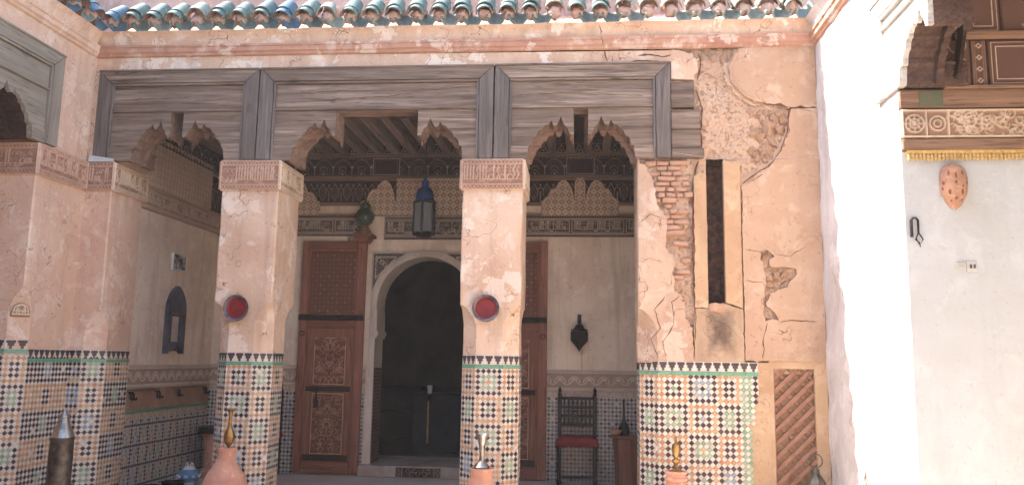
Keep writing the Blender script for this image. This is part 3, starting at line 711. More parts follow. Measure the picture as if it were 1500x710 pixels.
    crackline(t, [(1.10, 4.05), (1.2, 4.0), (1.28, 4.03)], .008, 24, F+.008); crackline(t, [(1.86, 3.712), (1.95, 3.70), (2.05, 3.66)], .008, 25); crackline(t, [(1.62, 3.75), (1.75, 3.735), (1.86, 3.71)], .014, 26)
    crackline(t, [(1.85, 3.70), (1.82, 3.48), (1.76, 3.32), (1.66, 3.18), (1.53, 3.10), (1.41, 3.01)], .014, 27); crackline(t, [(.72, 1.46), (.70, 1.6), (.80, 1.75), (.78, 1.95), (.86, 2.0)], .006, 28); crackline(t, [(.52, 2.3), (.6, 2.34), (.7, 2.3)], .006, 29)
    # gutter slot
    mb = MB(); n = 10; zs = [1.86+.09*k for k in range(17)]
    for z in zs:
        for k in range(n+1):
            a = math.pi*k/n; r = .078+.005*noise.noise(Vector((a*3, z*9, 1)))
            mb.v.append((1.175+r*math.cos(a), F+.06+r*1.5*math.sin(a), z))
    for i in range(len(zs)-1):
        for k in range(n): mb.f.append((i*(n+1)+k, (i+1)*(n+1)+k, (i+1)*(n+1)+k+1, i*(n+1)+k+1)); mb.m.append(0)
    mb.build('gutter_channel', M_soot, t, smooth=True, fix=False)
    mb = MB(); mb.box(1.05, 1.30, F+.19, F+.2, 1.7, 3.4); mb.build('gutter_back', M_soot, t)
    mb = MB(); n = 14
    for r, z in ((.070, 1.945), (.080, 1.93), (.082, 1.90), (.070, 1.87), (.045, 1.855)):
        for k in range(n+1):
            a = math.pi+math.pi*k/n; mb.v.append((1.175+r*math.cos(a)*(1+.08*noise.noise(Vector((k*.9, z*5, 0)))), F+.035+r*.8*math.sin(a), z+.012*noise.noise(Vector((k*.8, z*30, 4)))))
    for i in range(4):
        for k in range(n): mb.f.append((i*(n+1)+k, (i+1)*(n+1)+k, (i+1)*(n+1)+k+1, i*(n+1)+k+1)); mb.m.append(0)
    ob = mb.build('broken_spout', M_stone, t, smooth=True, fix=False); so_ = ob.modifiers.new('thick', 'SOLIDIFY'); so_.thickness = .014
    # dado of this pier
    c = .15; zg = 1.318
    mb = MB(); pl = [(.51, F+PT-.01), (.51, F+c), (.51+c, F+.002), (1.60, F+.002), (1.60, F+PT-.01)]; n = len(pl)
    mb.add([(a, b, -.08) for a, b in pl]+[(a, b, zg+.115) for a, b in pl], [tuple(range(n)), tuple(range(n, 2*n))]+[(i, (i+1) % n, n+(i+1) % n, n+i) for i in range(n)]); mb.build('dado_bed', P_strip, t)
    zb = MB(); d = Vector((c, -c, 0)); W = d.length; ux = d/W; un = Vector((ux.y, -ux.x, 0)); p = Vector((.51, F+c, 0))
    zellige(zb, p, ux, un, W, zg-28*.0475, zg, .0495, 4); crest(t, p, ux, un, W, zg)
    edge = lambda z: 1.475+.03*noise.noise(Vector((z*5, 0, 3)))-(.035 if z < .9 else 0)+(.05 if z > 1.15 else 0)
    p = Vector((.51+c, F, 0)); zellige(zb, p, X1, NY, .848, zg-28*.0475, zg, .0495, 2, True, lambda z: edge(z)*0+99)
    zb2 = MB(); zellige(zb2, p, X1, NY, .848, zg-28*.0475, zg, .0495, 2, True, lambda z: edge(z)-.66)
    zb3 = MB(); zellige(zb3, Vector((.51, F+PT-.01, 0)), NY, (-1, 0, 0), PT-.01-c, zg-28*.0475, zg, .0495, 5)
    crest(t, p, X1, NY, .848, zg); crest(t, Vector((.51, F+PT-.01, 0)), NY, (-1, 0, 0), PT-.01-c, zg)
    zb = MB(); p2 = Vector((.51, F+c, 0)); zellige(zb, p2, ux, un, W, zg-28*.0475, zg, .0495, 4)
    for q in (zb2, zb3):
        b = len(zb.v); zb.v += q.v; zb.f += [tuple(i+b for i in f) for f in q.f]; zb.m += q.m
    tag(zb.build('dado_tiles', ZM, t, fix=False), kind='stuff')
    # wall round the lattice niche
    mb = MB(); mb.box(1.601, 1.64, F+.012, F+.12, -.08, 1.46); mb.box(1.985, XR, F+.012, F+.12, -.08, 1.46); mb.box(1.64, 1.985, F+.012, F+.12, 1.385, 1.46); mb.build('niche_surround', P_strip, t)
    mb = MB(); mb.box(1.63, 2.0, F+.092, F+.11, -.08, 1.42); mb.build('niche_back', P_strip, t)
    crackline(t, [(.66, 1.46), (.60, 1.62), (.68, 1.72), (.63, 1.88), (.72, 2.0)], .010, 1)
    crackline(t, [(.50, 2.66), (.60, 2.73), (.72, 2.70)], .008, 2); crackline(t, [(.97, 1.45), (.985, 1.80), (.975, 2.1)], .010, 3)
    crackline(t, [(1.40, 1.46), (1.405, 1.9), (1.40, 2.4), (1.41, 3.0)], .010, 4); crackline(t, [(1.43, 2.42), (1.56, 2.40)], .008, 5); crackline(t, [(1.68, 2.38), (1.80, 2.36), (1.95, 2.45)], .007, 6)
    crackline(t, [(1.70, 1.795), (1.86, 1.80), (2.02, 1.79)], .009, 7); crackline(t, [(1.42, 2.14), (1.58, 2.13)], .006, 8); crackline(t, [(1.55, 1.46), (1.56, 1.62), (1.60, 1.78)], .008, 9); crackline(t, [(1.44, 3.0), (1.60, 3.10)], .01, 10)
    # diagonal clay lattice
    l = thing('clay_lattice', 'terracotta diagonal lattice screen set in a niche beside the tiled pier', 'lattice', (1.81, F+.05, -.08))
    x0, x1, z0, z1 = 1.64, 1.985, .0, 1.385; s = .112
    def clip(x, z, dx, dz):
        ts = []
        for a, b, d in ((x0, x1, dx), (z0, z1, dz)):
            o = x if d is dx and (a, b) == (x0, x1) else z
            ts.append(sorted(((a-o)/d, (b-o)/d)))
        lo, hi = max(ts[0][0], ts[1][0]), min(ts[0][1], ts[1][1]); return (lo, hi) if hi-lo > .03 else None
    for layer, (dx, dz, y) in enumerate(((.72, .694, F+.045), (-.72, .694, F+.072))):
        for k in range(-8, 30):
            c_ = clip(1.81, k*s, dx, dz) if True else None
            if not c_: continue
            a, b = c_; mb = MB(); mb.bar((1.81+dx*a, y, k*s+dz*a), (1.81+dx*b, y, k*s+dz*b), .036, .020, (0, 1, 0)); mb.build('lattice_bar', M_lat, l, bevel=.004)
    mb = MB(); mb.box(1.640, 1.652, F+.03, F+.09, z0, z1); mb.build('lattice_edge', M_lat, l)
right_pier()

# ------------------------------------------------------------------ wooden lintel screens with cut arches
SIDE = [(0, 3.48), (.035, 3.48), (.05, 3.52), (.07, 3.555), (.092, 3.57), (.098, 3.60), (.108, 3.615), (.12, 3.655), (.132, 3.615), (.142, 3.60), (.150, 3.578), (.172, 3.562), (.192, 3.57), (.198, 3.592), (.208, 3.615), (.222, 3.592), (.232, 3.575), (.262, 3.572), (.285, 3.545), (.290, 3.522), (.315, 3.518), (.335, 3.49), (.340, 3.462), (.365, 3.455), (.385, 3.425), (.388, 3.385), (.412, 3.365), (.422, 3.32), (.425, 3.275), (.44, 3.24)]
def side(d):
    if d <= 0: return 3.48
    if d >= .44: return -1
    for (a, za), (b, zb) in zip(SIDE[:-1], SIDE[1:]):
        if a <= d <= b: return za+(zb-za)*(d-a)/(b-a+1e-9)
    return -1
def arch_top(x, b0, b1, zb, sL=1., sR=1.):
    if b0 <= x <= b1: return zb
    return side((b0-x)/sL) if x < b0 else side((x-b1)/sR)
def cut_board(x0, x1, z0, z1, top, y0, y1, st=.006):
    """board with everything below top(x) cut away"""
    out = []; n = max(2, int((x1-x0)/st)); xs = [x0+(x1-x0)*k/n for k in range(n+1)]; run = []
    def flush():
        if len(run) > 1:
            m = len(run); vs = []
            for x, zz in run: vs += [(x, y0, zz), (x, y0, z1), (x, y1, zz), (x, y1, z1)]
            fs = [(0, 1, 3, 2), (4*(m-1), 4*(m-1)+2, 4*(m-1)+3, 4*(m-1)+1)]
            for k in range(m-1):
                a, b = 4*k, 4*k+4; fs += [(a, b, b+1, a+1), (a+2, a+3, b+3, b+2), (a, a+2, b+2, b), (a+1, b+1, b+3, a+3)]
            out.append(MB().add(vs, fs))
        run.clear()
    for x in xs:
        zz = max(z0, top(x))
        if zz < z1-.004: run.append((x, zz))
        else: flush()
    flush(); return out
def swap_to_x(mb, xp, sgn):
    # turn a board built along x (front to -y) into one along y on the plane x = xp
    mb.v = [(xp+sgn*(y), x, z) for x, y, z in mb.v]; return mb
def lintel(name, label, x0, x1, b0, b1, sL, sR, wm, flip=None, zt=4.15, stile=.135, group='wooden arch screens'):
    """flip=(plane x, sign): screen stands along y instead"""
    WX, WZ, WA = wm
    loc = ((x0+x1)/2, F, 3.25) if flip is None else (flip[0], (x0+x1)/2, 3.25)
    t = thing(name, label, 'arch screen', loc, group)
    yf = F if flip is None else 0
    tr = (lambda m: m) if flip is None else (lambda m: swap_to_x(m, *flip))
    top = lambda x: arch_top(x, b0, b1, 3.725, sL, sR)
    i0, i1 = x0+stile, x1-stile; zr = zt-.135
    # mitred frame
    for poly, m_, nm in (([(x0, zt), (x1, zt), (i1, zr), (i0, zr)], WX, 'top_rail'), ([(x0, 3.25), (x0, zt), (i0, zr), (i0, 3.25)], WZ, 'stile'), ([(x1, 3.25), (x1, zt), (i1, zr), (i1, 3.25)], WZ, 'stile')):
        mb = MB(); c = [(sum(p[0] for p in poly)/4), (sum(p[1] for p in poly)/4)]
        poly = [(a+(.002 if a < c[0] else -.002), b+(.002 if b < c[1] else -.002)) for a, b in poly]
        mb.prism(poly, (0, yf-.035, 0), X1, Z1, NY, .05); tr(mb).build(nm, m_, t, bevel=.005)
    # outer bead and inner bead
    mb = MB(); mb.box(x0, x1, yf-.048, yf-.035, zt-.018, zt); tr(mb).build('outer_bead', WX, t, bevel=.004)
    mb = MB(); mb.box(i0+.002, i1-.002, yf-.03, yf+.0, zr-.024, zr-.003); tr(mb).build('inner_bead', WX, t, bevel=.005)
    for xa in (i0+.002, i1-.024):
        mb = MB(); mb.box(xa, xa+.022, yf-.03, yf, 3.25, zr-.026); tr(mb).build('inner_bead', WZ, t, bevel=.005)
    # planks: one wide above, narrower ones sawn to the arch below
    mb = MB(); mb.box(i0+.012, i1-.012, yf-.006, yf+.03, 3.752, zr-.026); tr(mb).build('plank', WX, t, bevel=.003)
    mb = MB(); mb.box(i0+.012, i1-.012, yf-.026, yf+.028, 3.731, 3.749); tr(mb).build('middle_bead', WX, t, bevel=.004)
    for k, (za, zb_) in enumerate(((3.545, 3.729), (3.372, 3.541))):
        for q in cut_board(i0+.012, i1-.012, za, zb_, top, yf-.004-.003*k, yf+.03): tr(q).build('plank', WX, t)
    for q in cut_board(i0+.012, i1-.012, 3.25, 3.368, top, yf-.02, yf+.03): tr(q).build('bottom_rail', WX, t)
    # carved soffit edge that follows the arch behind the planks
    def profile(off):
        L = [(b0-sL*d, z) for d, z in reversed(SIDE)]; Rr = [(b1+sR*d, z) for d, z in SIDE]
        return L+[(b0, 3.725), (b1, 3.725)]+Rr
    pr = [p for i, p in enumerate(profile(0)) if i == 0 or math.hypot(p[0]-profile(0)[i-1][0], p[1]-profile(0)[i-1][1]) > .002]; mb = MB(); n = len(pr)
    def nrm(i):
        a, b = pr[max(0, i-1)], pr[min(n-1, i+1)]; dx, dz = b[0]-a[0], b[1]-a[1]; l = math.hypot(dx, dz)+1e-9; return (-dz/l, dx/l)
    vs = []
    for i, (x, z) in enumerate(pr):
        nx, nz = nrm(i); vs += [(x, yf+.031, z), (x, yf+.26, z), (x+nx*.018, yf+.26, z+nz*.018), (x+nx*.018, yf+.031, z+nz*.018)]
    fs = [(0, 1, 2, 3), (4*n-1, 4*n-2, 4*n-3, 4*n-4)]
    for i in range(n-1):
        for k in range(4): fs.append((4*i+k, 4*i+(k+1) % 4, 4*i+4+(k+1) % 4, 4*i+4+k))
    mb.add(vs, fs)
    tr(mb).build('arch_soffit', WA, t)
    for e_, sg in ((b0-.44*sL, 1), (b1+.44*sR, -1)):
        mb = MB(); mb.box(min(e_-sg*.05, e_+sg*.012), max(e_-sg*.05, e_+sg*.012), yf+.034, yf+.42, 3.25, 3.385); mb.box(min(e_-sg*.05, e_+sg*.026), max(e_-sg*.05, e_+sg*.026), yf+.033, yf+.43, 3.385, 3.41); tr(mb).build('corbel', WA, t, bevel=.006)
    # a second, deeper lobed board seen inside the arch
    for q in cut_board(max(x0, b0-.46*sL), min(x1, b1+.46*sR), 3.25, 4.0, lambda x: top(x) if b0 <= x <= b1 else max(0, (side((b0-x)/sL+.028) if x < b0 else side((x-b1)/sR+.028))-.045), yf+.20, yf+.245): tr(q).build('inner_lobed_board', WA, t)
    return t
WM = (W_x, W_z, W_arch)
lintel('arch_screen', 'grey wooden arch screen over the left opening by the corner pillar', -4.71, -3.095, -3.96, -3.84, .86, 1.02, WM)
lintel('arch_screen', 'wide grey wooden arch screen over the doorway, with a long square notch', -3.085, -.835, -2.33, -1.55, .98, 1.02, WM)
lintel('arch_screen', 'grey wooden arch screen with narrow centre slot above the chair', -.825, .79, -.09, .04, 1., 1., WM)
lintel('arch_screen', 'wooden arch screen of the left wing, cut off by the picture edge', 3.6, 6.69, 5.1, 5.9, 1., 1.1, (W_y, W_zl, W_dark), (XL-.0, -1), 4.11)
lintel('arch_screen', 'wooden arch screen of the right wing, coloured pale for full sun glare', 1.2, 5.72, 2.6, 4.85, 2., 1.05, (W_sun, W_sunz, W_sof), (XR, 1), 3.97)
for par, pts in (('arch_screen.001', [(-2.90, 3.80), (-2.4, 3.835), (-1.9, 3.86), (-1.6, 3.885)]), ('arch_screen.001', [(-1.75, 3.90), (-1.3, 3.93), (-1.0, 3.955)]), ('arch_screen.001', [(-2.7, 3.92), (-2.2, 3.915)]), ('arch_screen.002', [(-.62, 3.85), (-.2, 3.875), (.2, 3.85), (.55, 3.84)]), ('arch_screen', [(-4.5, 3.86), (-4.1, 3.87), (-3.8, 3.865)]), ('arch_screen.002', [(-.60, 3.46), (-.45, 3.465)]), ('arch_screen', [(-4.52, 3.66), (-4.36, 3.655)]), ('arch_screen.001', [(-1.2, 3.64), (-1.0, 3.645)]), ('arch_screen.002', [(.40, 3.64), (.58, 3.645)])):
    crackline(bpy.data.objects[par], pts, .007, len(pts), F-.0085, M_crack)
rd_ = random.Random(8)
for par, a, b in (('arch_screen', -4.5, -3.3), ('arch_screen.001', -2.85, -1.05), ('arch_screen.002', -.6, .55)):
    for k in range(5):
        x = rd_.uniform(a, b-.3); z = rd_.uniform(3.77, 3.98); crackline(bpy.data.objects[par], [(x, z), (x+rd_.uniform(.15, .4), z+rd_.uniform(-.012, .012))], .0045, k, F-.0085, M_crack)
# beam and broken lintel ends right of the third screen
t = thing('broken_lintel_boards', 'stub ends of broken lintel boards set in the crumbling wall', 'boards', (.93, F, 3.25))
for x1, z0, z1, y in ((1.005, 3.725, 3.965, F-.004), (1.055, 3.52, 3.70, F-.008), (1.055, 3.345, 3.515, F-.002), (1.085, 3.255, 3.34, F-.012)):
    mb = MB(); mb.prism(jag([(.795, z0, False), (x1, z0, False), (x1, z1, False), (.795, z1, False)], .02, .004, z0), (0, y, 0), X1, Z1, NY, .06); mb.build('board', W_x, t, bevel=.004)
mb = MB(); mb.box(XL-.4, .785, F+.04, F+.24, 3.76, 4.34)
tag(mb.build('lintel_beam', W_dark), 'dark lintel beam behind the wooden arch screens', 'beam')

# ------------------------------------------------------------------ facade above the screens: plaster, cornice, tiles, parapet
def profile_run(prof, x0, x1, mat_, name, parent, along='x', base=0., st=.05, amp=.004, sgn=1):
    """sweep a (out, z) profile along x (or y); uneven by hand"""
    mb = MB(); n = max(2, int(abs(x1-x0)/st)); m = len(prof)
    for i in range(n+1):
        x = x0+(x1-x0)*i/n
        for k, (o, z) in enumerate(prof):
            v = Vector((x*3, k*2.1, base)); d = amp*noise.noise(v*1.3)+amp*.6*noise.noise(v*5); oo = o+d
            mb.v.append((x, base-oo, z+d*.8) if along == 'x' else (base+sgn*oo, x, z+d*.8))
    for i in range(n):
        for k in range(m-1): mb.f.append((i*m+k, (i+1)*m+k, (i+1)*m+k+1, i*m+k+1)); mb.m.append(0)
    return mb.build(name, mat_, parent, smooth=30, fix=False)
fw_ = thing('facade_wall', 'peeling pink plaster wall above the arcade, under the glazed tiles', 'wall', (-1.3, F, 4.15))
mb = MB(); mb.prism(jag([(XL, 3.25, False), (-4.715, 3.25, False), (-4.715, 4.155, False), (.60, 4.155), (.85, 4.165, False), (.85, 4.27, False), (XL, 4.30, False)], .05, .006), (0, F+.002, 0), X1, Z1, NY, .06); mb.build('plaster_face', P_upper, fw_)
CORN = [(.0, 4.285), (.022, 4.295), (.026, 4.312), (.045, 4.325), (.048, 4.362), (.062, 4.372), (.064, 4.388), (.03, 4.392)]
profile_run(CORN, XL+.0, XR, P_red, 'cornice', fw_, base=F)
FRZ = [(.028, 4.388), (.034, 4.43), (.050, 4.474), (.086, 4.508), (.098, 4.518), (.0, 4.55)]
profile_run(FRZ, XL, XR, P_upper, 'coved_band', fw_, base=F, amp=.008)
mb = MB(); mb.box(XL-.5, XR+.5, F+.30, F+.55, 4.3, 5.15); mb.build('parapet', P_sand, fw_)
mb = MB(); mb.box(.35, .50, F-.02, F+.02, 4.375, 4.40); mb.build('loose_plaster', P_upper, fw_)
crackline(fw_, [(.14, 4.50), (.155, 4.40)], .016, 1, F-.075); crackline(fw_, [(.155, 4.39), (.19, 4.30)], .014, 1, F-.068); crackline(fw_, [(.19, 4.29), (.215, 4.16)], .012, 2, F-.002)
crackline(fw_, [(-4.17, 4.47), (-4.16, 4.39)], .008, 3, F-.062)
crackline(fw_, [(.50, 4.225), (.62, 4.235), (.72, 4.205), (.80, 4.23)], .022, 5, F-.001); crackline(fw_, [(.45, 4.17), (.60, 4.175), (.70, 4.165)], .02, 6, F-.001)
wl = thing('left_wing_wall', 'ochre plaster wall of the left wing with moulded cornice, meeting the corner', 'wall', (XL, 5.5, 4.1))
mb = MB(); mb.box(XL-.06, XL, 6.695, F+.05, 3.235, 4.30); mb.box(XL-.06, XL-.001, 1.0, 6.695, 4.115, 4.30); mb.box(XL-.5, XL-.061, -2.5, F+.05, 4.0, 4.34); mb.box(XL-.5, XL-.001, -2.5, 3.59, 3.24, 4.30); mb.build('plaster_face', P_left, wl)
mb = MB(); mb.box(XL-.55, -4.50, F+.064, F+PT+.02, 3.243, 4.42); mb.box(XL-.55, -4.48, F+.31, B+.45, 4.205, 4.40); mb.box(XL-.55, -4.702, F+PT+.02, B+.45, -.08, 4.2); mb.build('wall_core', P_left, wl)  # filler boxes added to stop sun leaking into the corner
profile_run(CORN, -2.5, F-.03, P_left, 'cornice', wl, 'y', XL); profile_run(FRZ, -2.5, F-.06, P_left, 'coved_band', wl, 'y', XL)
mb = MB(); mb.box(XL-.55, XL-.30, -2.5, F+.3, 4.3, 5.15); mb.build('parapet', P_sand, wl)

def tile_mesh(name, r0, r1, L, mat_, half=True, up=True, th=.012, n=12):
    """half-round roof tile: axis along y, from y=0 (lower end, radius r0) to y=L (radius r1)"""
    mb = MB(); s = 1 if up else -1
    for y, r in ((0, r0), (L*.5, (r0+r1)/2), (L, r1)):
        for rr in (r, r-th):
            for k in range(n+1):
                a = math.pi*k/n; mb.v.append((rr*math.cos(a), y, s*rr*math.sin(a)))
    m = n+1
    for i in range(2):
        for k in range(n):
            a = i*2*m+k; b = a+2*m
            mb.f += [(a, a+1, b+1, b), (a+m, b+m, b+m+1, a+m+1)]; mb.m += [0, 1] if up else [1, 0]
        mb.f += [(i*2*m, (i+1)*2*m, (i+1)*2*m+m, i*2*m+m), (i*2*m+n, i*2*m+n+m, (i+1)*2*m+n+m, (i+1)*2*m+n)]; mb.m += [0, 0]
    for k in range(n):
        mb.f += [(k, k+m, k+m+1, k+1), (4*m+k, 4*m+k+1, 4*m+m+k+1, 4*m+m+k)]; mb.m += [0, 0]
    return mb.mesh(name, [mat_, T_under], smooth=30)
TL = .30
ME_COV = [tile_mesh('roof_tile', .090, .074, TL, m_) for m_ in (T_glaze, T_glazeb, T_worn, T_bare)]
ME_PAN = [tile_mesh('pan_tile', .088, .080, TL, m_, up=False, th=.014) for m_ in (T_glaze, T_glazeb, T_worn)]
def mortar_mesh(k):
    bm = bmesh.new(); bmesh.ops.create_icosphere(bm, subdivisions=3, radius=1)
    for v in bm.verts: v.co = v.co*(1+.30*noise.noise(v.co*1.8+Vector((k*7, 0, 0)))+.18*noise.noise(v.co*4.5+Vector((k*7, 3, 0))))
    me = bpy.data.meshes.new('mortar_lump'); bm.to_mesh(me); bm.free(); me.materials.append(M_mortar); me.polygons.foreach_set('use_smooth', [True]*len(me.polygons)); return me
ME_MOR = [mortar_mesh(k) for k in range(4)]
def eave(label, n, pos, rz, loc, state):
    t = thing('tiled_eave', label, 'roof eave', loc); rd = random.Random(n)
    tilt = R_(42); e = Matrix.Rotation(rz, 4, 'Z')
    for k in range(n):
        p = Vector(pos(k)); s = state(k); nrm = e @ Vector((0, 1, 0)); sd = e @ Vector((1, 0, 0))
        j = lambda a: rd.uniform(-a, a)
        mi = {'t': 0, 'b': 1, 'w': 2, 'm': 2, 'x': 2}[s]
        rot = (tilt+j(.05), j(.04), rz+j(.05))
        pp = p+sd*.108
        if s != 'x' or rd.random() < .5: inst('pan_tile', ME_PAN[mi if rd.random() < .8 else 2], t, (pp.x+j(.006), pp.y, pp.z-.012+j(.006)), (tilt+j(.04), j(.03), rz+j(.03)), (1.05, .9, 1.05))
        if s in 'tbw':
            q = p+nrm*.075+Vector((0, 0, .082)); inst('roof_tile', ME_COV[mi], t, (q.x+j(.008), q.y+j(.01), q.z+j(.008)), rot, (1.0, .8, 1))
            q = p+nrm*.01+Vector((0, 0, .022)); inst('roof_tile', ME_COV[mi], t, (q.x+j(.008), q.y+j(.012), q.z), (tilt+j(.05), j(.05), rz+j(.06)), (.92, .7, .92))
        elif s in 'mx':
            q = p+nrm*.05+Vector((0, 0, .055)); inst('roof_tile', ME_COV[3 if s == 'x' else mi], t, (q.x+j(.01), q.y+j(.03), q.z+j(.015)), (rot[0]+j(.1), rot[1]+j(.12), rot[2]+j(.15)), (1.05, .8, 1.05))
        # bed of mortar under each cover tile
        q = p+nrm*.085+Vector((0, 0, .045)); inst('mortar_lump', rd.choice(ME_MOR), t, q, (rd.random()*6, rd.random()*6, rd.random()*6), (.058, .066, .055))
        q = p+nrm*.19+Vector((0, 0, .15)); inst('mortar_lump', rd.choice(ME_MOR), t, q, (rd.random()*6, rd.random()*6, rd.random()*6), (.075, .09, .07))
    return t
STM = 'btttmtttbtmttttttttt' + 'xttmxxxxxmw'
eave('row of teal glazed roof tiles above the arcade, broken away towards the right', 31, lambda k: (-4.61+k*.2165, F-.135, 4.586), 0, (-1.2, F, 4.5), lambda k: STM[k])
eave('blue glazed roof tiles on the eave of the left wing', 26, lambda k: (XL+.135, F-.26-k*.2215, 4.586), R_(90), (XL, 5.5, 4.5), lambda k: 'b')
mb = MB(); mb.prism([(.0, 4.488), (.36, 4.808), (.36, 4.42)], (XL-.3, F-.0, 0), Y1, Z1, (1, 0, 0), XL-.3-XR-.2); tag(mb.build('roof_bed', M_mortar), 'pinkish mortar bed under the roof tiles above the arcade', 'roof')
mb = MB(); mb.prism([(XL, 4.488), (XL-.36, 4.808), (XL-.36, 4.42)], (0, -2.5, 0), X1, Z1, (0, -1, 0), 2.5-.0+F-.1); tag(mb.build('roof_bed', M_mortar), 'pinkish mortar bed under the roof tiles of the left wing', 'roof')

# ------------------------------------------------------------------ right wing: sunlit pier, end wall with frieze
def right_wing():
    t = thing('whitewashed_pier', 'whitewashed pier of the right wing, blazing in direct sun', 'wall', (XR+.3, 6.3, -.08))
    mb = MB(); ny, nz = 60, 90
    for k in range(nz+1):
        for i in range(ny+1):
            y = E_+.0+(F+.2-E_)*i/ny; z = -.08+(4.35+.08)*k/nz; v = Vector((y*3, z*3, 7))
            d = .012*noise.noise(v)+.006*noise.noise(v*3.1)+(.006*noise.noise(v*6) if y > 6.4 else 0)
            mb.v.append((XR+d, y+(.012*noise.noise(Vector((z*9, 2, 1))) if i == 0 else 0), z))
    for k in range(nz):
        for i in range(ny): mb.f.append((k*(ny+1)+i, (k+1)*(ny+1)+i, (k+1)*(ny+1)+i+1, k*(ny+1)+i+1)); mb.m.append(0)
    mb.build('plaster_face', P_pier, t, smooth=True, fix=False)
    mb = MB(); mb.box(XR+.03, XR+1.5, E_+.04, F+.5, -.08, 4.35); mb.box(XR+.02, XR+.5, -2.5, E_+.05, 3.96, 4.35); mb.box(XR+.0, XR+.5, -2.5, 1.2, 3.24, 3.97); mb.build('wall_core', P_white, t)
    profile_run(CORN, -2.5, F-.03, P_red, 'cornice', t, 'y', XR, sgn=-1); profile_run(FRZ, -2.5, F-.06, P_pier, 'coved_band', t, 'y', XR, sgn=-1)
    # cracks showing pink under the whitewash
    for pts in (((6.55, 2.40), (6.42, 2.30), (6.34, 2.18), (6.28, 2.12)), ((5.98, 3.35), (5.94, 3.1), (6.02, 2.9)), ((6.9, 2.2), (6.8, 2.05), (6.85, 1.9), (6.95, 1.7))):
        mb = MB()
        for (a, za), (b, zb_) in zip(pts[:-1], pts[1:]):
            for q in range(3):
                f0_, f1_ = q/3, (q+1)/3; w_ = .010+.014*abs(noise.noise(Vector((a*9, za*9, q))))
                ya, yb, z0, z1 = a+(b-a)*f0_, a+(b-a)*f1_, za+(zb_-za)*f0_, za+(zb_-za)*f1_
                mb.add([(XR-.013, ya, z0-w_), (XR-.013, yb, z1-w_), (XR-.013, yb, z1+w_*.4), (XR-.013, ya, z0+w_*.4)], [(0,1,2,3)])
        mb.build('crack', M_brick, t, weld=True)
    e = thing('end_wall', 'white end wall of the right wing, shaded below a carved frieze', 'wall', (3.0, E_, -.08))
    mb = MB(); mb.box(XR-.003, 5.2, E_, E_+.03, -.08, 2.82); mb.build('plaster_face', P_white, e)
    mb = MB(); mb.box(XR+.0, 5.2, E_-.03, E_+.03, 2.825, 2.90); mb.build('moulding', W_brownx, e, bevel=.008)
    r = pat_band(2.0, .20, 5, [0, .16, .30, .85, 1.4, 2.0], .007)
    r2 = Ras(2.0, .20, .007)
    for k in range(330):
        rd = random.Random(k); x, z = rd.uniform(.31, 2), rd.uniform(.025, .175); r2.arc(x, z, rd.uniform(.012, .034), rd.random()*360, rd.random()*360+200, .008, .7+.3*rd.random())
    for a in range(8): r2.line(.085, .10, .085+.055*math.cos(a*math.pi/4), .10+.055*math.sin(a*math.pi/4), .008); 
    r2.arc(.085, .10, .06, 0, 360, .01, n=16); r2.arc(.085, .10, .032, 0, 360, .008, n=12); r2.arc(.23, .1, .05, 0, 360, .01); r2.arc(.23, .1, .025, 0, 360, .01)
    for x in (.01, .16, .30, .90, 1.5): r2.line(x, 0, x, .2, .012)
    for z in (.012, .188): r2.line(0, z, 2, z, .014)
    hf('carved_frieze', r2, S_capl, e, (XR+.0, E_-.012, 2.905), X1, Z1, NY, .018)
    mb = MB(); mb.box(XR+.0, 5.2, E_-.022, E_+.03, 3.11, 3.235); mb.build('painted_board', W_brownx, e, bevel=.005)
    mb = MB(); mb.box(XR+.12, XR+.27, E_-.028, E_-.02, 3.125, 3.225); mb.build('green_patch', simple('faded_green_paint', (84, 98, 74), (112, 96, 76), .8, sc_=18), e)
    mb = MB(); mb.box(XR+.28, 5.2, E_-.04, E_+.03, 3.237, 3.258); mb.box(XR+.38, 5.2, E_-.05, E_+.03, 3.585, 3.625); mb.build('ledge', W_brownx, e, bevel=.006)
    # painted panels
    for x0, x1, z0, z1, kind in ((XR+.02, XR+.30, 3.258, 4.0, 'q'), (XR+.30, XR+.47, 3.258, 3.585, 'q'), (XR+.47, XR+.58, 3.258, 3.585, 'd'), (XR+.58, XR+1.5, 3.258, 3.585, 'p'), (XR+.30, XR+.45, 3.625, 4.0, 'd'), (XR+.45, XR+.68, 3.625, 4.0, 'p'), (XR+.68, XR+1.5, 3.625, 4.0, 'q')):
        W, H = x1-x0-.006, z1-z0-.004; r = Ras(W, H, .007)
        if kind == 'q':
            c, m = W/2, H/2
            for k in range(4): r.arc(c+.03*math.cos(k*math.pi/2), m+.03*math.sin(k*math.pi/2), .024, 0, 360, .007)
            for s_ in (1, -1): r.path([(c, m+s_*.055), (c-.04, m+s_*H*.25), (c-W*.35, m+s_*H*.36), (c-W*.3, m+s_*H*.46)], .007, .9); r.path([(c, m+s_*.055), (c+.04, m+s_*H*.25), (c+W*.35, m+s_*H*.36), (c+W*.3, m+s_*H*.46)], .007, .9)
        elif kind == 'd':
            for k in range(int(H/.08)): r.path([(W/2, .04+k*.08-.016), (W/2-.016, .04+k*.08), (W/2, .04+k*.08+.016), (W/2+.016, .04+k*.08), (W/2, .04+k*.08-.016)], .008)
            for x in (.012, W*.25, W*.75, W-.012): r.line(x, 0, x, H, .007, .6)
        else: r.frame(.05, .008); r.frame(.02, .006)
        hf('painted_panel', r, S_paint2, e, (x0+.003, E_-.004-(.012 if kind == 'q' else 0), z0), X1, Z1, NY, .006)
    mb = MB(); mb.bar((XR+.335, E_-.09, 3.30), (XR+.40, E_-.09, 3.66), .022, .09, (0, 1, 0)); mb.build('leaning_board', W_dark, e)
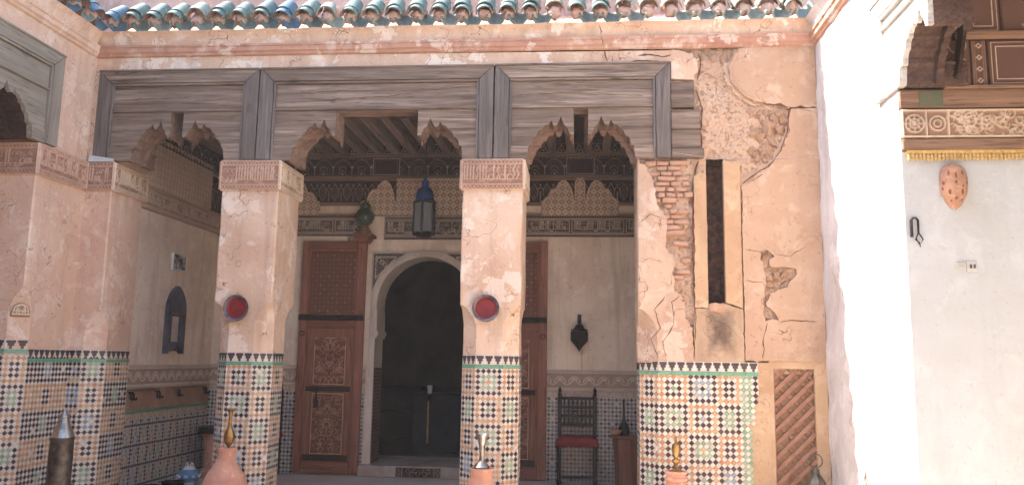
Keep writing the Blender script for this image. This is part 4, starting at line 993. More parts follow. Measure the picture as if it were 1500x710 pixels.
    mb = MB(); mb.box(XR+.02, 5.2, E_+.0, E_+.03, 3.235, 4.0); mb.build('panel_backing', W_dark, e)
    # rest of the wing beyond the frame
    mb = MB(); mb.box(5.2, 5.4, -2.5, E_+.1, -.08, 4.2); mb.box(XR+.5, 5.2, -2.5, E_, 4.0, 4.15); mb.box(XR, XR+.5, 1.0, 1.6, -.08, 3.24); mb.build('wing_shell', P_white, e)
    fr = thing('tassel_fringe', 'yellow tasselled fringe under the carved frieze on the white wall', 'fringe', (2.9, E_, 2.8))
    mb = MB(); mb.box(XR+.02, 3.6, E_-.028, E_-.012, 2.80, 2.823); mb.build('braid', M_gold, fr)
    mb = MB(); rd = random.Random(3)
    for k in range(62): mb.lathe([(.004, .0), (.011, .012), (.008, .022), (.012, .034), (.005, .05)], (XR+.035+k*.024, E_-.022, 2.755+rd.uniform(-.006, .004)), 6)
    tag(mb.build('tassels', M_gold, fr), kind='stuff')
right_wing()
# courtyard side walls and the wall behind the camera, where they carry light
mb = MB(); mb.box(-9, 8, -2.9, -2.5, -.08, 3.6); tag(mb.build('courtyard_wall', P_left), 'ochre courtyard wall behind the viewer', 'wall')  # unseen wall, kept low to let in more sky light
mb = MB(); mb.box(-7.0, -6.6, -2.5, F+.5, -.08, 4.2); mb.box(-7, XL-.02, -2.5, A_, 4.0, 4.12); mb.box(XL-.5, XL, 2.8, 3.5, -.08, 3.25); tag(mb.build('left_wing_shell', P_left), 'inner walls and roof of the left wing in shadow', 'wall')
r = pat_arcade(1.5, .62, .3); lw = thing('painted_wall_panel', 'dark painted panel seen through the arch of the left wing', 'panel', (-5.5, A_, 3.25))
hf('panel_face', r, S_paint, lw, (-6.3, A_+.10, 3.25), X1, Z1, NY, .01); mb = MB(); mb.box(-6.6, XL-.07, A_+.12, A_+.2, 3.24, 4.0); mb.build('panel_backing', W_dark, lw)
mb = MB(); mb.box(-6.3, XL-.07, A_-.02, A_+.11, 3.24, 3.36); mb.build('ledge', W_brownx, lw)

# ------------------------------------------------------------------ porch interior
def porch():
    w_ = thing('porch_back_wall', 'cream back wall of the porch with carved bands and tiled foot', 'wall', (-1.9, B, ZF))
    XD0, XD1 = -2.47, -1.33; cxd = -1.90
    mb = MB(); mb.box(-4.7, XD0-.1, B, B+.38, ZF, 4.1); mb.box(XD1+.1, 1.25, B, B+.38, ZF, 4.1); mb.box(XD0-.1, XD1+.1, B, B+.38, 2.70, 4.1); mb.build('plaster_face', P_cream, w_)
    # bands: z 2.91-3.14
    hf('script_band', pat_band(4.7-2.80, .25, 11, [0, .7, 1.55, 1.9]), S_band, w_, (-4.62, B-.022, 2.90), X1, Z1, NY, .014)
    hf('script_band', pat_band(1.42, .28, 15, [0, 1.42]), S_band, w_, (-2.44, B-.024, 2.86), X1, Z1, NY, .014)
    hf('script_band', pat_band(2.1, .25, 18, [0, .75, 1.4, 2.1]), S_band, w_, (-.9, B-.022, 2.90), X1, Z1, NY, .014)
    r = Ras(.12, .12, .006); r.frame(.008, .01); r.arc(.06, .06, .03, 0, 360, .009); hf('carved_boss', r, S_band, w_, (-2.82, B-.03, 2.95), X1, Z1, NY, .012)
    r = pat_band(.24, .10, 3); hf('script_band', r, S_band, w_, (-2.90, B-.026, 2.80), X1, Z1, NY, .01)
    for z in (3.15, 3.28, 3.61, 3.90):
        mb = MB(); mb.box(-4.55, 1.2, B-.05, B-.001, z, z+.022); mb.build('moulding', W_brownx, w_, bevel=.005)
    hf('painted_frieze', pat_lozenge(5.7, .31, .155), S_paint, w_, (-4.55, B-.025, 3.30), X1, Z1, NY, .02)
    hf('painted_frieze', pat_arcade(5.7, .265, .24, .008, [(1.95, 2.28), (4.35, 4.68), (3.3, 3.6), (.5, .8)]), S_paint, w_, (-4.55, B-.035, 3.634), X1, Z1, NY, .022)
    lobes = lambda d: .44-.0*d if d < .03 else (.36 if d < .09 else (.30 if d < .13 else (.24+.03*math.cos((d-.13)*60) if d < .22 else .16)))
    def panel(x0, x1, topf):
        W = x1-x0; r = pat_diaper(W, .47, .085, .007)
        for k in range(int(W/.008)):
            x = k*.008; r.line(x, topf(x)-.015, x+.008, topf(x+.008)-.015, .012)
        hf('stucco_panel', r, S_diaper, w_, (x0, B-.058, 3.15), X1, Z1, NY, .014, topf)
    bump_ = lambda x, c, w2, h: max(0, h*math.cos(min(1, abs(x-c)/w2)*math.pi/2)**.6)
    def dbl(x, W=.94):
        c = W/2; q = abs(x-c); z = .20+bump_(q, .02, .075, .27) if q < .06 else .0
        return max(z, .44 if q < .05 else 0, .18+bump_(q, .20, .13, .26), .14+bump_(q, .31, .10, .19), .08+bump_(q, .40, .075, .14), .02)
    panel(-.51, .43, dbl); panel(-2.30, -1.15, lambda x: .46)
    panel(-2.74, -2.29, lambda x: max(.10, .18+bump_(x, .30, .13, .26), .14+bump_(x, .17, .10, .19), .06+bump_(x, .06, .09, .12)))
    panel(-3.62, -3.26, lambda x: max(.06, .18+bump_(x, .10, .13, .26), .12+bump_(x, .24, .10, .17)))
    # dado: carved rail and tile
    for x0, x1 in ((-4.55, XD0-.13), (XD1+.13, 1.2)):
        hf('dado_rail', pat_rail(x1-x0, .25), S_rail, w_, (x0, B-.018, 1.07), X1, Z1, NY, .012)
        mb = MB(); mb.box(x0, x1, B-.014, B-.001, ZF, 1.07); mb.build('dado_bed', M_grout, w_)
        zb = MB(); zellige(zb, (x0, B-.012, 0), X1, NY, x1-x0, ZF+.01, 1.066, .044, 0, False, None, lambda i, j, n: 4 if (i % 3 and j % 3) else (1 if (i+j) % 2 else 4))
        tag(zb.build('dado_tiles', [M_ztw, M_ztb, Z_orange, Z_green, M_ztn], w_, fix=False), kind='stuff')
    # side walls
    s = thing('porch_side_wall', 'shaded left side wall of the porch with tiled foot and carved band', 'wall', (-4.55, 8.7, ZF))
    XS = -4.55
    mb = MB(); mb.box(XS-.15, XS, F+PT-.1, B+.02, ZF, 4.1); mb.build('plaster_face', P_cream, s)
    L = B-F-PT; y0 = F+PT
    hf('script_band', pat_band(L, .24, 31, [0, .9, L]), S_diaper, s, (XS+.02, y0, 2.91), Y1, Z1, X1, .014)
    hf('stucco_panel', pat_diaper(1.55, .55, .07, .007), S_diaper, s, (XS+.03, y0, 3.16), Y1, Z1, X1, .012)
    hf('painted_frieze', pat_lozenge(L, .45, .16), S_paint, s, (XS+.012, y0, 3.16), Y1, Z1, X1, .012); hf('painted_frieze', pat_arcade(L, .3, .24), S_paint, s, (XS+.035, y0, 3.62), Y1, Z1, X1, .015)
    hf('dado_rail', pat_rail(L, .24), S_rail, s, (XS+.014, y0, 1.07), Y1, Z1, X1, .012)
    mb = MB(); mb.box(XS, XS+.012, y0-.1, B, .855, 1.07); mb.build('brown_panel', simple('dado_brown', (176, 142, 118), (150, 116, 94), .8, sc_=4), s)
    n = 18
    for k in range(n):
        a = y0-.1+(L+.1)*k/n; mb = MB(); mb.box(XS, XS+.016, a+.001, a+(L+.1)/n-.001, .825, .853); mb.build('border_tile', Z_border, s)
    mb = MB(); mb.box(XS, XS+.006, y0-.1, B, ZF, .824); mb.build('dado_bed', M_grout, s)
    zb = MB(); zellige(zb, (XS+.008, y0-.1, 0), Y1, X1, L+.09, ZF+.01, .822, .039, 0, False, None, lambda i, j, n: (1 if (i % 4 == 0 or j % 5 == 2) else ((0, 3, 0, 2, 0, 4)[((i//4)*5+(j//5)*3+i % 2) % 6])))
    tag(zb.build('dado_tiles', [M_ztw, Z_black, Z_orange, Z_green, Z_blue], s, fix=False), kind='stuff')
    mb = MB(); mb.box(1.2, 1.5, F+PT-.01, B+.3, ZF, 4.1); tag(mb.build('porch_side_wall', P_cream), 'right side wall of the porch, hidden behind the ruined pier', 'wall')
    # ceiling
    c = thing('porch_ceiling', 'dark painted timber ceiling of the porch with close-set beams', 'ceiling', (-1.7, 8.6, 3.95))
    mb = MB(); mb.box(XS-.1, 1.3, F+.25, B+.1, 4.06, 4.12); mb.build('ceiling_board', W_dark, c)
    bmx = MB(); bmx.box(-.048, .048, F+.29, B-.002, 3.925, 4.058); me = bmx.mesh('beam', W_beam)
    for k in range(27): inst('beam', me, c, (-4.48+k*.216, 0, 0))
    for k in range(26):
        x = -4.48+k*.216+.108; r = Ras(.118, .12, .006); r.path([(.01, .01), (.059, .105), (.108, .01)], .009); r.disc(.059, .035, .014, .8); r.line(0, .006, .118, .006, .01)
        hf('beam_filler', r, S_paint, c, (x-.059, B-.03, 3.93), X1, Z1, NY, .01)
    mb = MB(); mb.box(XS-.1, 1.3, F+.2, B+.4, 4.14, 4.2); mb.build('roof_slab', M_mortar, c)
M_ztw = glaze('tile_dull_white', (208, 198, 184), (188, 178, 166)); M_ztb = glaze('tile_dull_black', (52, 48, 58), (70, 62, 70)); M_ztn = glaze('tile_slate', (108, 112, 130), (132, 130, 140))
W_beam = wood('ceiling_beam_wood', (106, 86, 76), (138, 114, 101), (166, 142, 128), axis='y', seed=12, knots=.1)
porch()

def doorway():
    t = thing('arched_doorway', 'white horseshoe arch doorway opening into a dark room', 'doorway', (-1.9, B, ZF))
    cx, zc, r = -1.90, 2.055, .59; x0, x1 = -2.57, -1.23; hw = .555
    a0 = -8.; N = 40; hw = .60
    arc = [(cx+r*math.cos(R_(a)), zc+r*math.sin(R_(a))) for a in [180-a0-(180-2*a0)*k/N for k in range(N+1)]]
    arc = [(cx-r*.978, 1.70)]+arc+[(cx+r*.978, 1.70)]; N = len(arc)-1
    # wall plate with the arched hole
    outline = [(x0, .18), (x0, 2.71), (x1, 2.71), (x1, .18), (cx+hw, .18), (cx+hw, 1.698)]+[(p[0], p[1]) for p in reversed(arc)]+[(cx-hw, 1.698), (cx-hw, .18)]
    mb = MB(); mb.prism(outline, (0, B-.03, 0), X1, Z1, NY, .40); mb.build('arch_surround', P_arch, t)
    # archivolt, a moulded ring
    mb = MB()
    for k in range(N):
        (a, za), (b, zb_) = arc[k], arc[k+1]
        def o(x, z, d): v = Vector((x-cx, z-zc)); l = v.length; v *= (l+d)/l; return (cx+v.x, zc+v.y)
        for d0, d1, y in ((.0, .022, .046), (.026, .052, .038), (.058, .075, .050)):
            p = [o(a, za, d0), o(b, zb_, d0), o(b, zb_, d1), o(a, za, d1)]
            mb.add([(q[0], B-y, q[1]) for q in p]+[(q[0], B-.028, q[1]) for q in p], [(0,1,2,3),(0,1,5,4),(3,2,6,7)])
    mb.build('archivolt', P_arch, t, weld=True)
    for s in (-1, 1):
        mb = MB(); xa = cx+s*hw; mb.box(min(xa, xa-s*.045), max(xa, xa-s*.045), B-.05, B+.36, 1.69, 1.74); mb.box(min(xa, xa-s*.03), max(xa, xa-s*.03), B-.04, B+.36, 1.655, 1.692); mb.build('impost', P_arch, t, bevel=.006)
    # spandrels
    W, H = x1-x0, .92; r_ = Ras(W, H, .008)
    for i in range(int(W/.035)+1):
        for k in range(int(H/.035)+1): r_.disc(i*.035+(k % 2)*.0175, k*.035, .008, .7)
    r_.frame(.012, .014)
    for s in (0, 1):
        tri = [(.05, .86), (.30, .86), (.05, .60), (.05, .86)]; tri = tri if not s else [(W-a, b) for a, b in tri]; r_.path(tri, .012)
        for q in range(3): cxx = .09+.035*q; r_.arc(cxx if not s else W-cxx, .82-.025*q+.0, .025, 0, 360, .009)
    rr = r+.078; Xg = r_.x; 
    ob = hf('spandrel', r_, S_band, t, (x0, B-.034, 1.78), X1, Z1, NY, .01)
    me = ob.data; bm = bmesh.new(); bm.from_mesh(me)
    kill = [v for v in bm.verts if math.hypot(v.co.x-cx, v.co.z-zc) < rr or (v.co.z < zc and abs(v.co.x-cx) < hw+.09)]
    bmesh.ops.delete(bm, geom=kill, context='VERTS'); bm.to_mesh(me); bm.free()
    # brown tiled jamb foot
    for s in (-1, 1):
        xa = cx+s*(hw-.004); mb = MB()
        for k in range(26): mb.box(min(xa, xa-s*.006), max(xa, xa-s*.006), B-.02, B+.36, .19+k*.043, .19+k*.043+.039)
        tag(mb.build('jamb_tiles', simple('jamb_tile', (116, 88, 78), (92, 68, 62), .5, sc_=20), t), kind='stuff')
    st = thing('door_step', 'low stone doorstep with a carved patterned panel in front of the dark doorway', 'step', (-1.9, B, ZF))
    mb = MB(); mb.box(-2.62, -1.18, B-.12, B+.9, ZF, .18); mb.build('slab', M_step, st, bevel=.01)
    r = Ras(.54, .12, .006); r.frame(.006, .01)
    for x in (.08, .46): r.line(x, 0, x, .12, .01); 
    for x in (.04, .5): r.path([(x-.02, .06), (x, .1), (x+.02, .06), (x, .02), (x-.02, .06)], .008)
    for k in range(7): r.arc(.15+.04*k, .06+.015*(-1)**k, .022, k*40, k*40+260, .008)
    hf('carved_panel', r, S_rug, st, (-2.17, B-.124, ZF+.004), X1, Z1, NY, .008)
    # dark room
    rm = thing('dark_room', 'unlit room beyond the arched doorway', 'room', (-1.9, 11.5, ZF))
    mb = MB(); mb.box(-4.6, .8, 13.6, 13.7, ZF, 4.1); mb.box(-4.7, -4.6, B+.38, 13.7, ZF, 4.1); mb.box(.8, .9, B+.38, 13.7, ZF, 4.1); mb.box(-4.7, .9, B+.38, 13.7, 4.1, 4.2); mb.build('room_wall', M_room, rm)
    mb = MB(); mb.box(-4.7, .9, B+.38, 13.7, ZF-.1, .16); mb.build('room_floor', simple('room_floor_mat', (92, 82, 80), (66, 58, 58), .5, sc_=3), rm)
    tb = thing('cloth_covered_table', 'low table under a navy cloth in the dark room', 'table', (-1.75, 11.3, .16))
    mb = MB(); mb.prism([(-2.3, .17), (-2.32, .95), (-1.0, .95), (-.98, .17)], (0, 11.0, 0), X1, Z1, NY, .7); mb.build('tablecloth', M_navy, tb, bevel=.02)
    for x in (-2.08, -1.1):
        mb = MB(); mb.box(x-.010, x+.010, 10.96, 10.985, .30, .86); mb.build('leg', M_brass, tb, bevel=.004)
    gl = thing('tea_glass', 'small pale glass on the table in the dark room', 'glass', (-2.09, 11.1, .95)); mb = MB(); mb.lathe([(.03, 0), (.034, .05), (.04, .11), (.036, .11), (.03, .05), (.02, .01)], (-2.09, 11.1, .951), 14); mb.build('bowl', M_ceramic, gl, smooth=True)
    sf = thing('upholstered_bench', 'long low bench along the far wall of the unlit room', 'bench', (-2.0, 13.2, .16))
    mb = MB(); mb.box(-3.6, .2, 12.9, 13.5, .16, .55); mb.build('seat', M_navy, sf, bevel=.04)
    for k in range(4): mb = MB(); mb.box(-3.5+k*.92, -2.62+k*.92, 13.35, 13.55, .56, .98); mb.build('back_cushion', M_navy, sf, bevel=.06)
P_arch = plaster('arch_plaster', (204, 190, 174), (218, 206, 192), (178, 160, 144), crack=.1, peel=.2, seed=14, grime=.3, bumpd=.006)
doorway()

def door_leaf(label, x0, ring_left):
    """double-storey cedar leaf, folded back against the wall"""
    W = .80; t = thing('carved_door', label, 'door', (x0+W/2, B-.08, .07), 'carved cedar door leaves'); y = B-.085; zb, zt = .07, 2.83
    def b(n, a, c, z0, z1, y0=0., y1=.05, m=W_door, bev=.004, par=t): mb = MB(); mb.box(x0+a, x0+c, y-y0, y+y1, z0, z1); return mb.build(n, m, par, bevel=bev)
    b('door_board', .01, W-.01, zb, zt, -.02, .05); b('stile', 0, .10, zb, zt); b('stile', W-.10, W, zb, zt); b('top_rail', .102, W-.102, zt-.11, zt, m=W_doorx); b('bottom_rail', .102, W-.102, zb, zb+.14, m=W_doorx)
    b('lock_rail', .102, W-.102, 1.76, 1.93, m=W_doorx)
    b('iron_bar', .0, W, 1.86, 1.925, .03, -.001, M_iron, .006)
    # upper panel: studded boards
    r = Ras(W-.22, 2.70-1.94, .0075); rd = random.Random(5)
    for i in range(int(r.W/.052)):
        for k in range(int(r.H/.052)):
            r.arc(.03+i*.052, .03+k*.052, .015, 0, 360, .006, .55, 6)
            if (i+k) % 2 == 0: r.disc(.03+i*.052, .03+k*.052, .008, 1. if rd.random() < .55 else .5)
    for x in (.19, .39): r.rect(x, 0, x+.008, r.H, 0, True)
    hf('studded_panel', r, S_door, t, (x0+.11, y+.012, 1.945), X1, Z1, NY, .006)
    for a, c, z0, z1 in ((.104, W-.104, 2.70, 2.722), (.104, .124, 1.93, 2.70), (W-.124, W-.104, 1.93, 2.70)): b('panel_moulding', a, c, z0, z1, .012, .0)
    # wicket: arched moulding with carved panels
    wk = b('wicket_frame', .14, .18, .24, 1.50, .012, .0); b('wicket_frame', W-.18, W-.14, .24, 1.50, .012, .0)
    mb = MB(); cx = x0+W/2; n = 20; ri, ro = W/2-.18, W/2-.14
    for k in range(n):
        a0, a1 = math.pi*k/n, math.pi*(k+1)/n; P = [(cx+q*math.cos(a)*1., 1.50+q*math.sin(a)*.72) for q, a in ((ri, a0), (ri, a1), (ro, a1), (ro, a0))]
        mb.add([(p, y-.012, z) for p, z in P]+[(p, y+.005, z) for p, z in P], [(0,1,2,3),(0,1,5,4),(2,3,7,6)])
    mb.build('wicket_arch', W_door, t, weld=True)
    def carved(z0, z1, seed):
        r = Ras(W-.40, z1-z0, .007); rd = random.Random(seed); r.frame(.01, .012); c, m = r.W/2, r.H/2
        for q in range(70):
            x, z = rd.uniform(.02, c), rd.uniform(.03, r.H-.03); a = rd.random()*360; rad = rd.uniform(.015, .04)
            for xx, aa, s in ((x, a, 1), (r.W-x, 180-a, -1)): r.arc(xx, z, rad, aa, aa+s*220, .007, .8, 8)
        for q in range(16):
            x, z = rd.uniform(.03, c), rd.uniform(.04, r.H-.04); r.disc(x, z, .007, 1); r.disc(r.W-x, z, .007, 1)
        hf('carved_panel', r, S_door, t, (x0+.20, y+.012, z0), X1, Z1, NY, .007)
    carved(1.09, 1.66, 3); carved(.28, 1.0, 8)
    b('cross_bar', .13, W-.13, 1.02, 1.075, .022, .0, W_dark); b('cross_bar', .13, W-.13, .215, .28, .018, .0, W_dark)
    mb = MB(); xr = x0+(.05 if ring_left else W-.05); mb.tube([(xr+.028*math.cos(a), y-.012, 1.70+.028*math.sin(a)) for a in [2*math.pi*k/14 for k in range(15)]], .006, 6); mb.build('ring_handle', M_iron, t, smooth=True)
    if ring_left:
        mb = MB(); mb.lathe([(.006, .17), (.008, .14), (.022, .06), (.026, .01), (.012, 0)], (x0+.27, y-.03, .83), 10); mb.box(x0+.262, x0+.278, y-.034, y-.026, .98, 1.05); mb.build('hasp', M_iron, t, smooth=True)
    for k in range(7):
        mb = MB(); mb.lathe([(.012, 0), (.012, .004), (.006, .009)], (0, 0, 0), 8); o = mb.build('stud', M_iron, t, pos=(x0+.06+k*.113, y-.03, 1.892)); o.rotation_euler = (R_(90), 0, 0)
    return t
door_leaf('tall carved cedar door leaf left of the arched doorway', -3.43, True)
door_leaf('tall carved cedar door leaf half hidden behind the middle pillar', -1.22, False)

# ------------------------------------------------------------------ objects
def lathe_part(name, prof, c, m, par, n=24, sm=True, wob=0): mb = MB(); mb.lathe(prof, c, n, wob); return mb.build(name, m, par, smooth=sm)
def plate(x, z, label, y):
    t = thing('wall_plate', label, 'plate', (x, y, z), 'red plates on the pillars')
    for nm, prof, m_ in (('dish', [(.001, .0), (.08, .002), (.095, .022), (.098, .022), (.085, -.006), (.001, -.006)], M_plate), ('rim', [(.090, .016), (.106, .03), (.120, .036), (.122, .033), (.108, .024), (.093, .010)], M_rim)):
        mb = MB(); mb.lathe(prof, (0, 0, 0), 32, 0, nm == 'dish'); o = mb.build(nm, m_, t, smooth=True, pos=(x, y, z)); o.rotation_euler = (R_(90), 0, 0)
    mb = MB(); mb.tube([(x-.02, y-.004, z+.11), (x, y-.003, z+.15), (x+.02, y-.004, z+.11)], .0022, 5); mb.build('hanger', M_iron, t)
plate(-3.165, 1.85, 'round red plate with a grey rim on the left pillar', F-.035); plate(-.862, 1.875, 'round red plate catching a highlight on the middle pillar', F-.035)

def jar(x, y, label, prof, n=36):
    t = thing('terracotta_jar', label, 'jar', (x, y, -.08), 'terracotta jars in front of the pillars'); lathe_part('body', prof, (x, y, 0), M_terra, t, n, 50, .004); return t
jar(-2.97, 6.70, 'large round terracotta jar in front of the plate pillar near the door', [(.09, -.08), (.14, .0), (.20, .14), (.21, .24), (.192, .34), (.15, .44), (.105, .51), (.082, .545), (.074, .575), (.073, .625), (.083, .638), (.085, .656), (.075, .661), (.062, .65), (.06, .58), (.07, .53), (.0, .51)])
jar(-.815, 6.70, 'terracotta jar with silver vase in its mouth before the middle pillar', [(.10, -.08), (.16, .0), (.19, .16), (.18, .32), (.12, .42), (.095, .455), (.09, .50), (.098, .512), (.10, .545), (.088, .552), (.075, .54), (.075, .47), (.0, .46)])
jar(.745, 6.70, 'terracotta jar with ringed neck before the tiled ruined pier', [(.10, -.08), (.16, .0), (.19, .16), (.17, .32), (.11, .42), (.082, .455), (.078, .49), (.092, .50), (.093, .518), (.08, .526), (.078, .545), (.09, .555), (.088, .57), (.072, .572), (.06, .56), (.06, .48), (.0, .46)])
t = thing('brass_vase', 'slim brass vase standing in the mouth of the large round jar', 'vase', (-2.955, 6.70, .60))
lathe_part('body', [(.03, .58), (.028, .60), (.008, .625), (.008, .66), (.03, .69), (.046, .73), (.044, .77), (.026, .81), (.015, .85), (.014, .92), (.022, .955), (.048, .972), (.048, .978), (.018, .97), (.008, .92)], (-2.955, 6.70, 0), M_brass, t, 20)
t = thing('silver_vase', 'trumpet-shaped silver vase on the middle jar', 'vase', (-.815, 6.70, .545)); lathe_part('body', [(.062, .548), (.066, .56), (.05, .58), (.024, .605), (.02, .65), (.026, .73), (.04, .79), (.056, .815), (.056, .82), (.036, .80), (.015, .70)], (-.815, 6.70, 0), M_silver, t, 20)
t = thing('brass_candlestick', 'small knobbed brass candlestick on the right-hand jar', 'candlestick', (.745, 6.70, .565)); lathe_part('stem', [(.05, .566), (.05, .575), (.02, .59), (.015, .62), (.03, .64), (.032, .655), (.014, .67), (.02, .69), (.036, .73), (.03, .775), (.012, .79), (.01, .83), (.003, .845)], (.745, 6.70, 0), M_brass, t, 18)

t = thing('plant_stand', 'low dark wooden stand under the shell-shaped metal vase', 'stand', (-4.165, 6.30, -.08))
lathe_part('top', [(.14, .31), (.145, .33), (.14, .345)], (-4.165, 6.30, 0), W_chair, t, 24, 40)
for k in range(3):
    a = k*2.1; mb = MB(); mb.bar((-4.165+.10*math.cos(a), 6.30+.10*math.sin(a), .31), (-4.165+.13*math.cos(a), 6.30+.13*math.sin(a), -.08), .03, .03); mb.build('leg', W_chair, t)
t = thing('metal_vase', 'tall shell-shaped metal vase with silvered neck by the corner pillar', 'vase', (-4.165, 6.30, .345))
lathe_part('body', [(.118, .346), (.122, .36), (.118, .375), (.092, .385), (.088, .42), (.090, .60), (.086, .72), (.092, .735), (.092, .75)], (-4.165, 6.30, 0), M_pewter, t, 28)
lathe_part('neck', [(.088, .751), (.080, .77), (.058, .83), (.040, .87), (.034, .90), (.040, .905), (.038, .92), (.022, .935), (.016, .95), (.006, .965)], (-4.165, 6.30, 0), M_silver, t, 24)

def chair(x, y, label, rz=0):
    t = thing('carved_chair', label, 'chair', (x, y, ZF), 'carved dark chairs along the back wall'); w_ = .20
    for s in (-1, 1):
        mb = MB(); px = x+s*w_; mb.box(px-.022, px+.022, y+.14, y+.184, ZF, 1.03); mb.build('back_leg', W_chair, t, bevel=.005)
        lathe_part('finial', [(.022, 1.03), (.026, 1.045), (.014, 1.06), (.022, 1.08), (.012, 1.11), (.002, 1.13)], (px, y+.162, 0), W_chair, t, 10)
        lathe_part('front_leg', [(.018, ZF), (.024, .12), (.016, .15), (.024, .30), (.018, .34), (.024, .50), (.022, .53)], (px, y-.18, 0), W_chair, t, 10)
        mb = MB(); mb.box(px-.012, px+.012, y-.165, y+.14, .17, .20); mb.build('stretcher', W_chair, t)
    for z in (.70, .80, .90, 1.0):
        mb = MB(); mb.box(x-w_+.022, x+w_-.022, y+.15, y+.176, z-.016, z+.016); rl = mb.build('back_rail', W_chair, t, bevel=.004)
        if z < 1:
            for k in range(7): lathe_part('spindle', [(.007, z+.016), (.011, z+.04), (.006, z+.05), (.011, z+.06), (.007, z+.084)], (x-.145+k*.048, y+.162, 0), W_chair, rl, 8)
    mb = MB(); mb.box(x-w_-.02, x+w_+.02, y-.205, y+.14, .50, .535); mb.build('seat', W_chair, t, bevel=.006)
    mb = MB(); mb.box(x-w_+.02, x+w_-.02, y-.19, y-.165, .15, .18); mb.build('stretcher', W_chair, t)
    # cushion with a sagging skirt
    mb = MB(); n = 22
    for i in range(n+1):
        for k in range(n+1):
            a, b = i/n*2-1, k/n*2-1; e = max(abs(a), abs(b)); z = .60-.03*e**4 if e < .86 else .575-.075*((e-.86)/.14)
            z += .008*noise.noise(Vector((a*3+x, b*3, 1)))+(.022*noise.noise(Vector((a*9+x, b*9, 2))) if e > .9 else 0)
            mb.v.append((x+a*.245, y-.03+b*.215, z))
    for i in range(n):
        for k in range(n): mb.f.append((i*(n+1)+k, (i+1)*(n+1)+k, (i+1)*(n+1)+k+1, i*(n+1)+k+1)); mb.m.append(0)
    o = mb.build('cushion', M_cush, t, smooth=True, fix=False); so_ = o.modifiers.new('t', 'SOLIDIFY'); so_.thickness = .03; so_.offset = -1
    return t
chair(-.06, 9.30, 'dark carved chair with a red cushion under the wall sconce')
chair(-3.77, 9.30, 'dark chair just showing between the left pillar and the open door')

t = thing('side_table', 'small carved table beside the dark chair, half hidden by the pier', 'table', (.55, 9.28, ZF))
lathe_part('top', [(.22, .585), (.235, .595), (.235, .61), (.22, .615)], (.52, 9.28, 0), W_doorx, t, 8, False)
lathe_part('body', [(.15, ZF), (.16, .1), (.17, .45), (.19, .584)], (.52, 9.28, 0), M_tabw if 'M_tabw' in globals() else W_door, t, 8, False)
t = thing('clay_bowl', 'brown clay bowl on the small side table', 'bowl', (.38, 9.2, .615)); lathe_part('body', [(.03, .616), (.06, .64), (.07, .68), (.064, .68), (.05, .645), (.01, .63)], (.37, 9.2, 0), M_terra, t, 18)
t = thing('long_necked_bottle', 'dark long-necked bottle on the small side table', 'bottle', (.47, 9.25, .615)); lathe_part('body', [(.05, .616), (.065, .65), (.06, .70), (.025, .76), (.014, .82), (.012, .98), (.018, 1.0), (.01, 1.0)], (.46, 9.25, 0), M_iron, t, 16)

# wall sconce
t = thing('wall_sconce', 'black iron lantern sconce on the cream wall above the chair', 'lamp', (-.04, B-.15, 1.53)); sx, sy = -.04, B-.16
mb = MB(); mb.tube([(sx, B-.01, 1.80), (sx, B-.05, 1.86), (sx, sy+.05, 1.95), (sx, sy, 1.94), (sx, sy, 1.84)], .013, 8); mb.build('bracket', M_iron, t, smooth=True)
mb = MB(); mb.box(sx-.022, sx+.022, B-.012, B-.002, 1.74, 1.97); mb.build('back_plate', M_iron, t, bevel=.004)
lathe_part('cap', [(.095, 1.765), (.098, 1.78), (.06, 1.80), (.045, 1.835), (.02, 1.85), (.012, 1.87)], (sx, sy, 0), M_iron, t, 8, False)
lathe_part('body', [(.098, 1.65), (.10, 1.66), (.10, 1.76)], (sx, sy, 0), M_iron, t, 8, False); lathe_part('drop', [(.003, 1.53), (.012, 1.55), (.05, 1.60), (.095, 1.648)], (sx, sy, 0), M_iron, t, 8, False)
mb = MB(); mb.tube([(sx+.03, B-.01, 1.55), (sx+.03, B-.008, 1.33)], .004, 5); mb.build('cable', M_wire, t)

# hanging blue lantern
t = thing('hanging_lantern', 'hanging lantern with a blue dome and glass sides in the central arch', 'lantern', (-1.72, 8.5, 2.72)); lx, ly = -1.72, 8.5
mb = MB(); mb.tube([(lx, ly, 3.40), (lx, ly, 3.93)], .004, 6); mb.build('chain', M_iron, t)
lathe_part('dome', [(.11, 3.10), (.114, 3.115), (.10, 3.13), (.098, 3.18), (.084, 3.23), (.06, 3.26), (.04, 3.275), (.042, 3.33), (.035, 3.34), (.012, 3.36), (.016, 3.38), (.004, 3.42)], (lx, ly, 0), M_bluepaint, t, 12, 30)
P6 = [(lx+.118*math.cos(R_(30+60*k)), ly+.118*math.sin(R_(30+60*k))) for k in range(6)]
for k in range(6):
    a, b = P6[k], P6[(k+1) % 6]; mb = MB(); mb.bar((a[0], a[1], 2.76), (a[0], a[1], 3.10), .02, .02, (0, 1, 0)); mb.build('post', M_iron, t)
    mb = MB(); mb.bar((a[0], a[1], 2.93), (b[0], b[1], 2.93), .30, .004, (b[1]-a[1], a[0]-b[0], 0)); 
    mb = MB(); d = Vector((b[0]-a[0], b[1]-a[1], 0)); nn_ = Vector((d.y, -d.x, 0)).normalized()*.002; q = [Vector((*a, 2.775)), Vector((*b, 2.775)), Vector((*b, 3.085)), Vector((*a, 3.085))]
    mb.add([p-nn_ for p in q]+[p+nn_ for p in q], [(0,1,2,3),(4,5,6,7),(0,1,5,4),(1,2,6,5),(2,3,7,6),(3,0,4,7)]); mb.build('pane', M_glass, t)
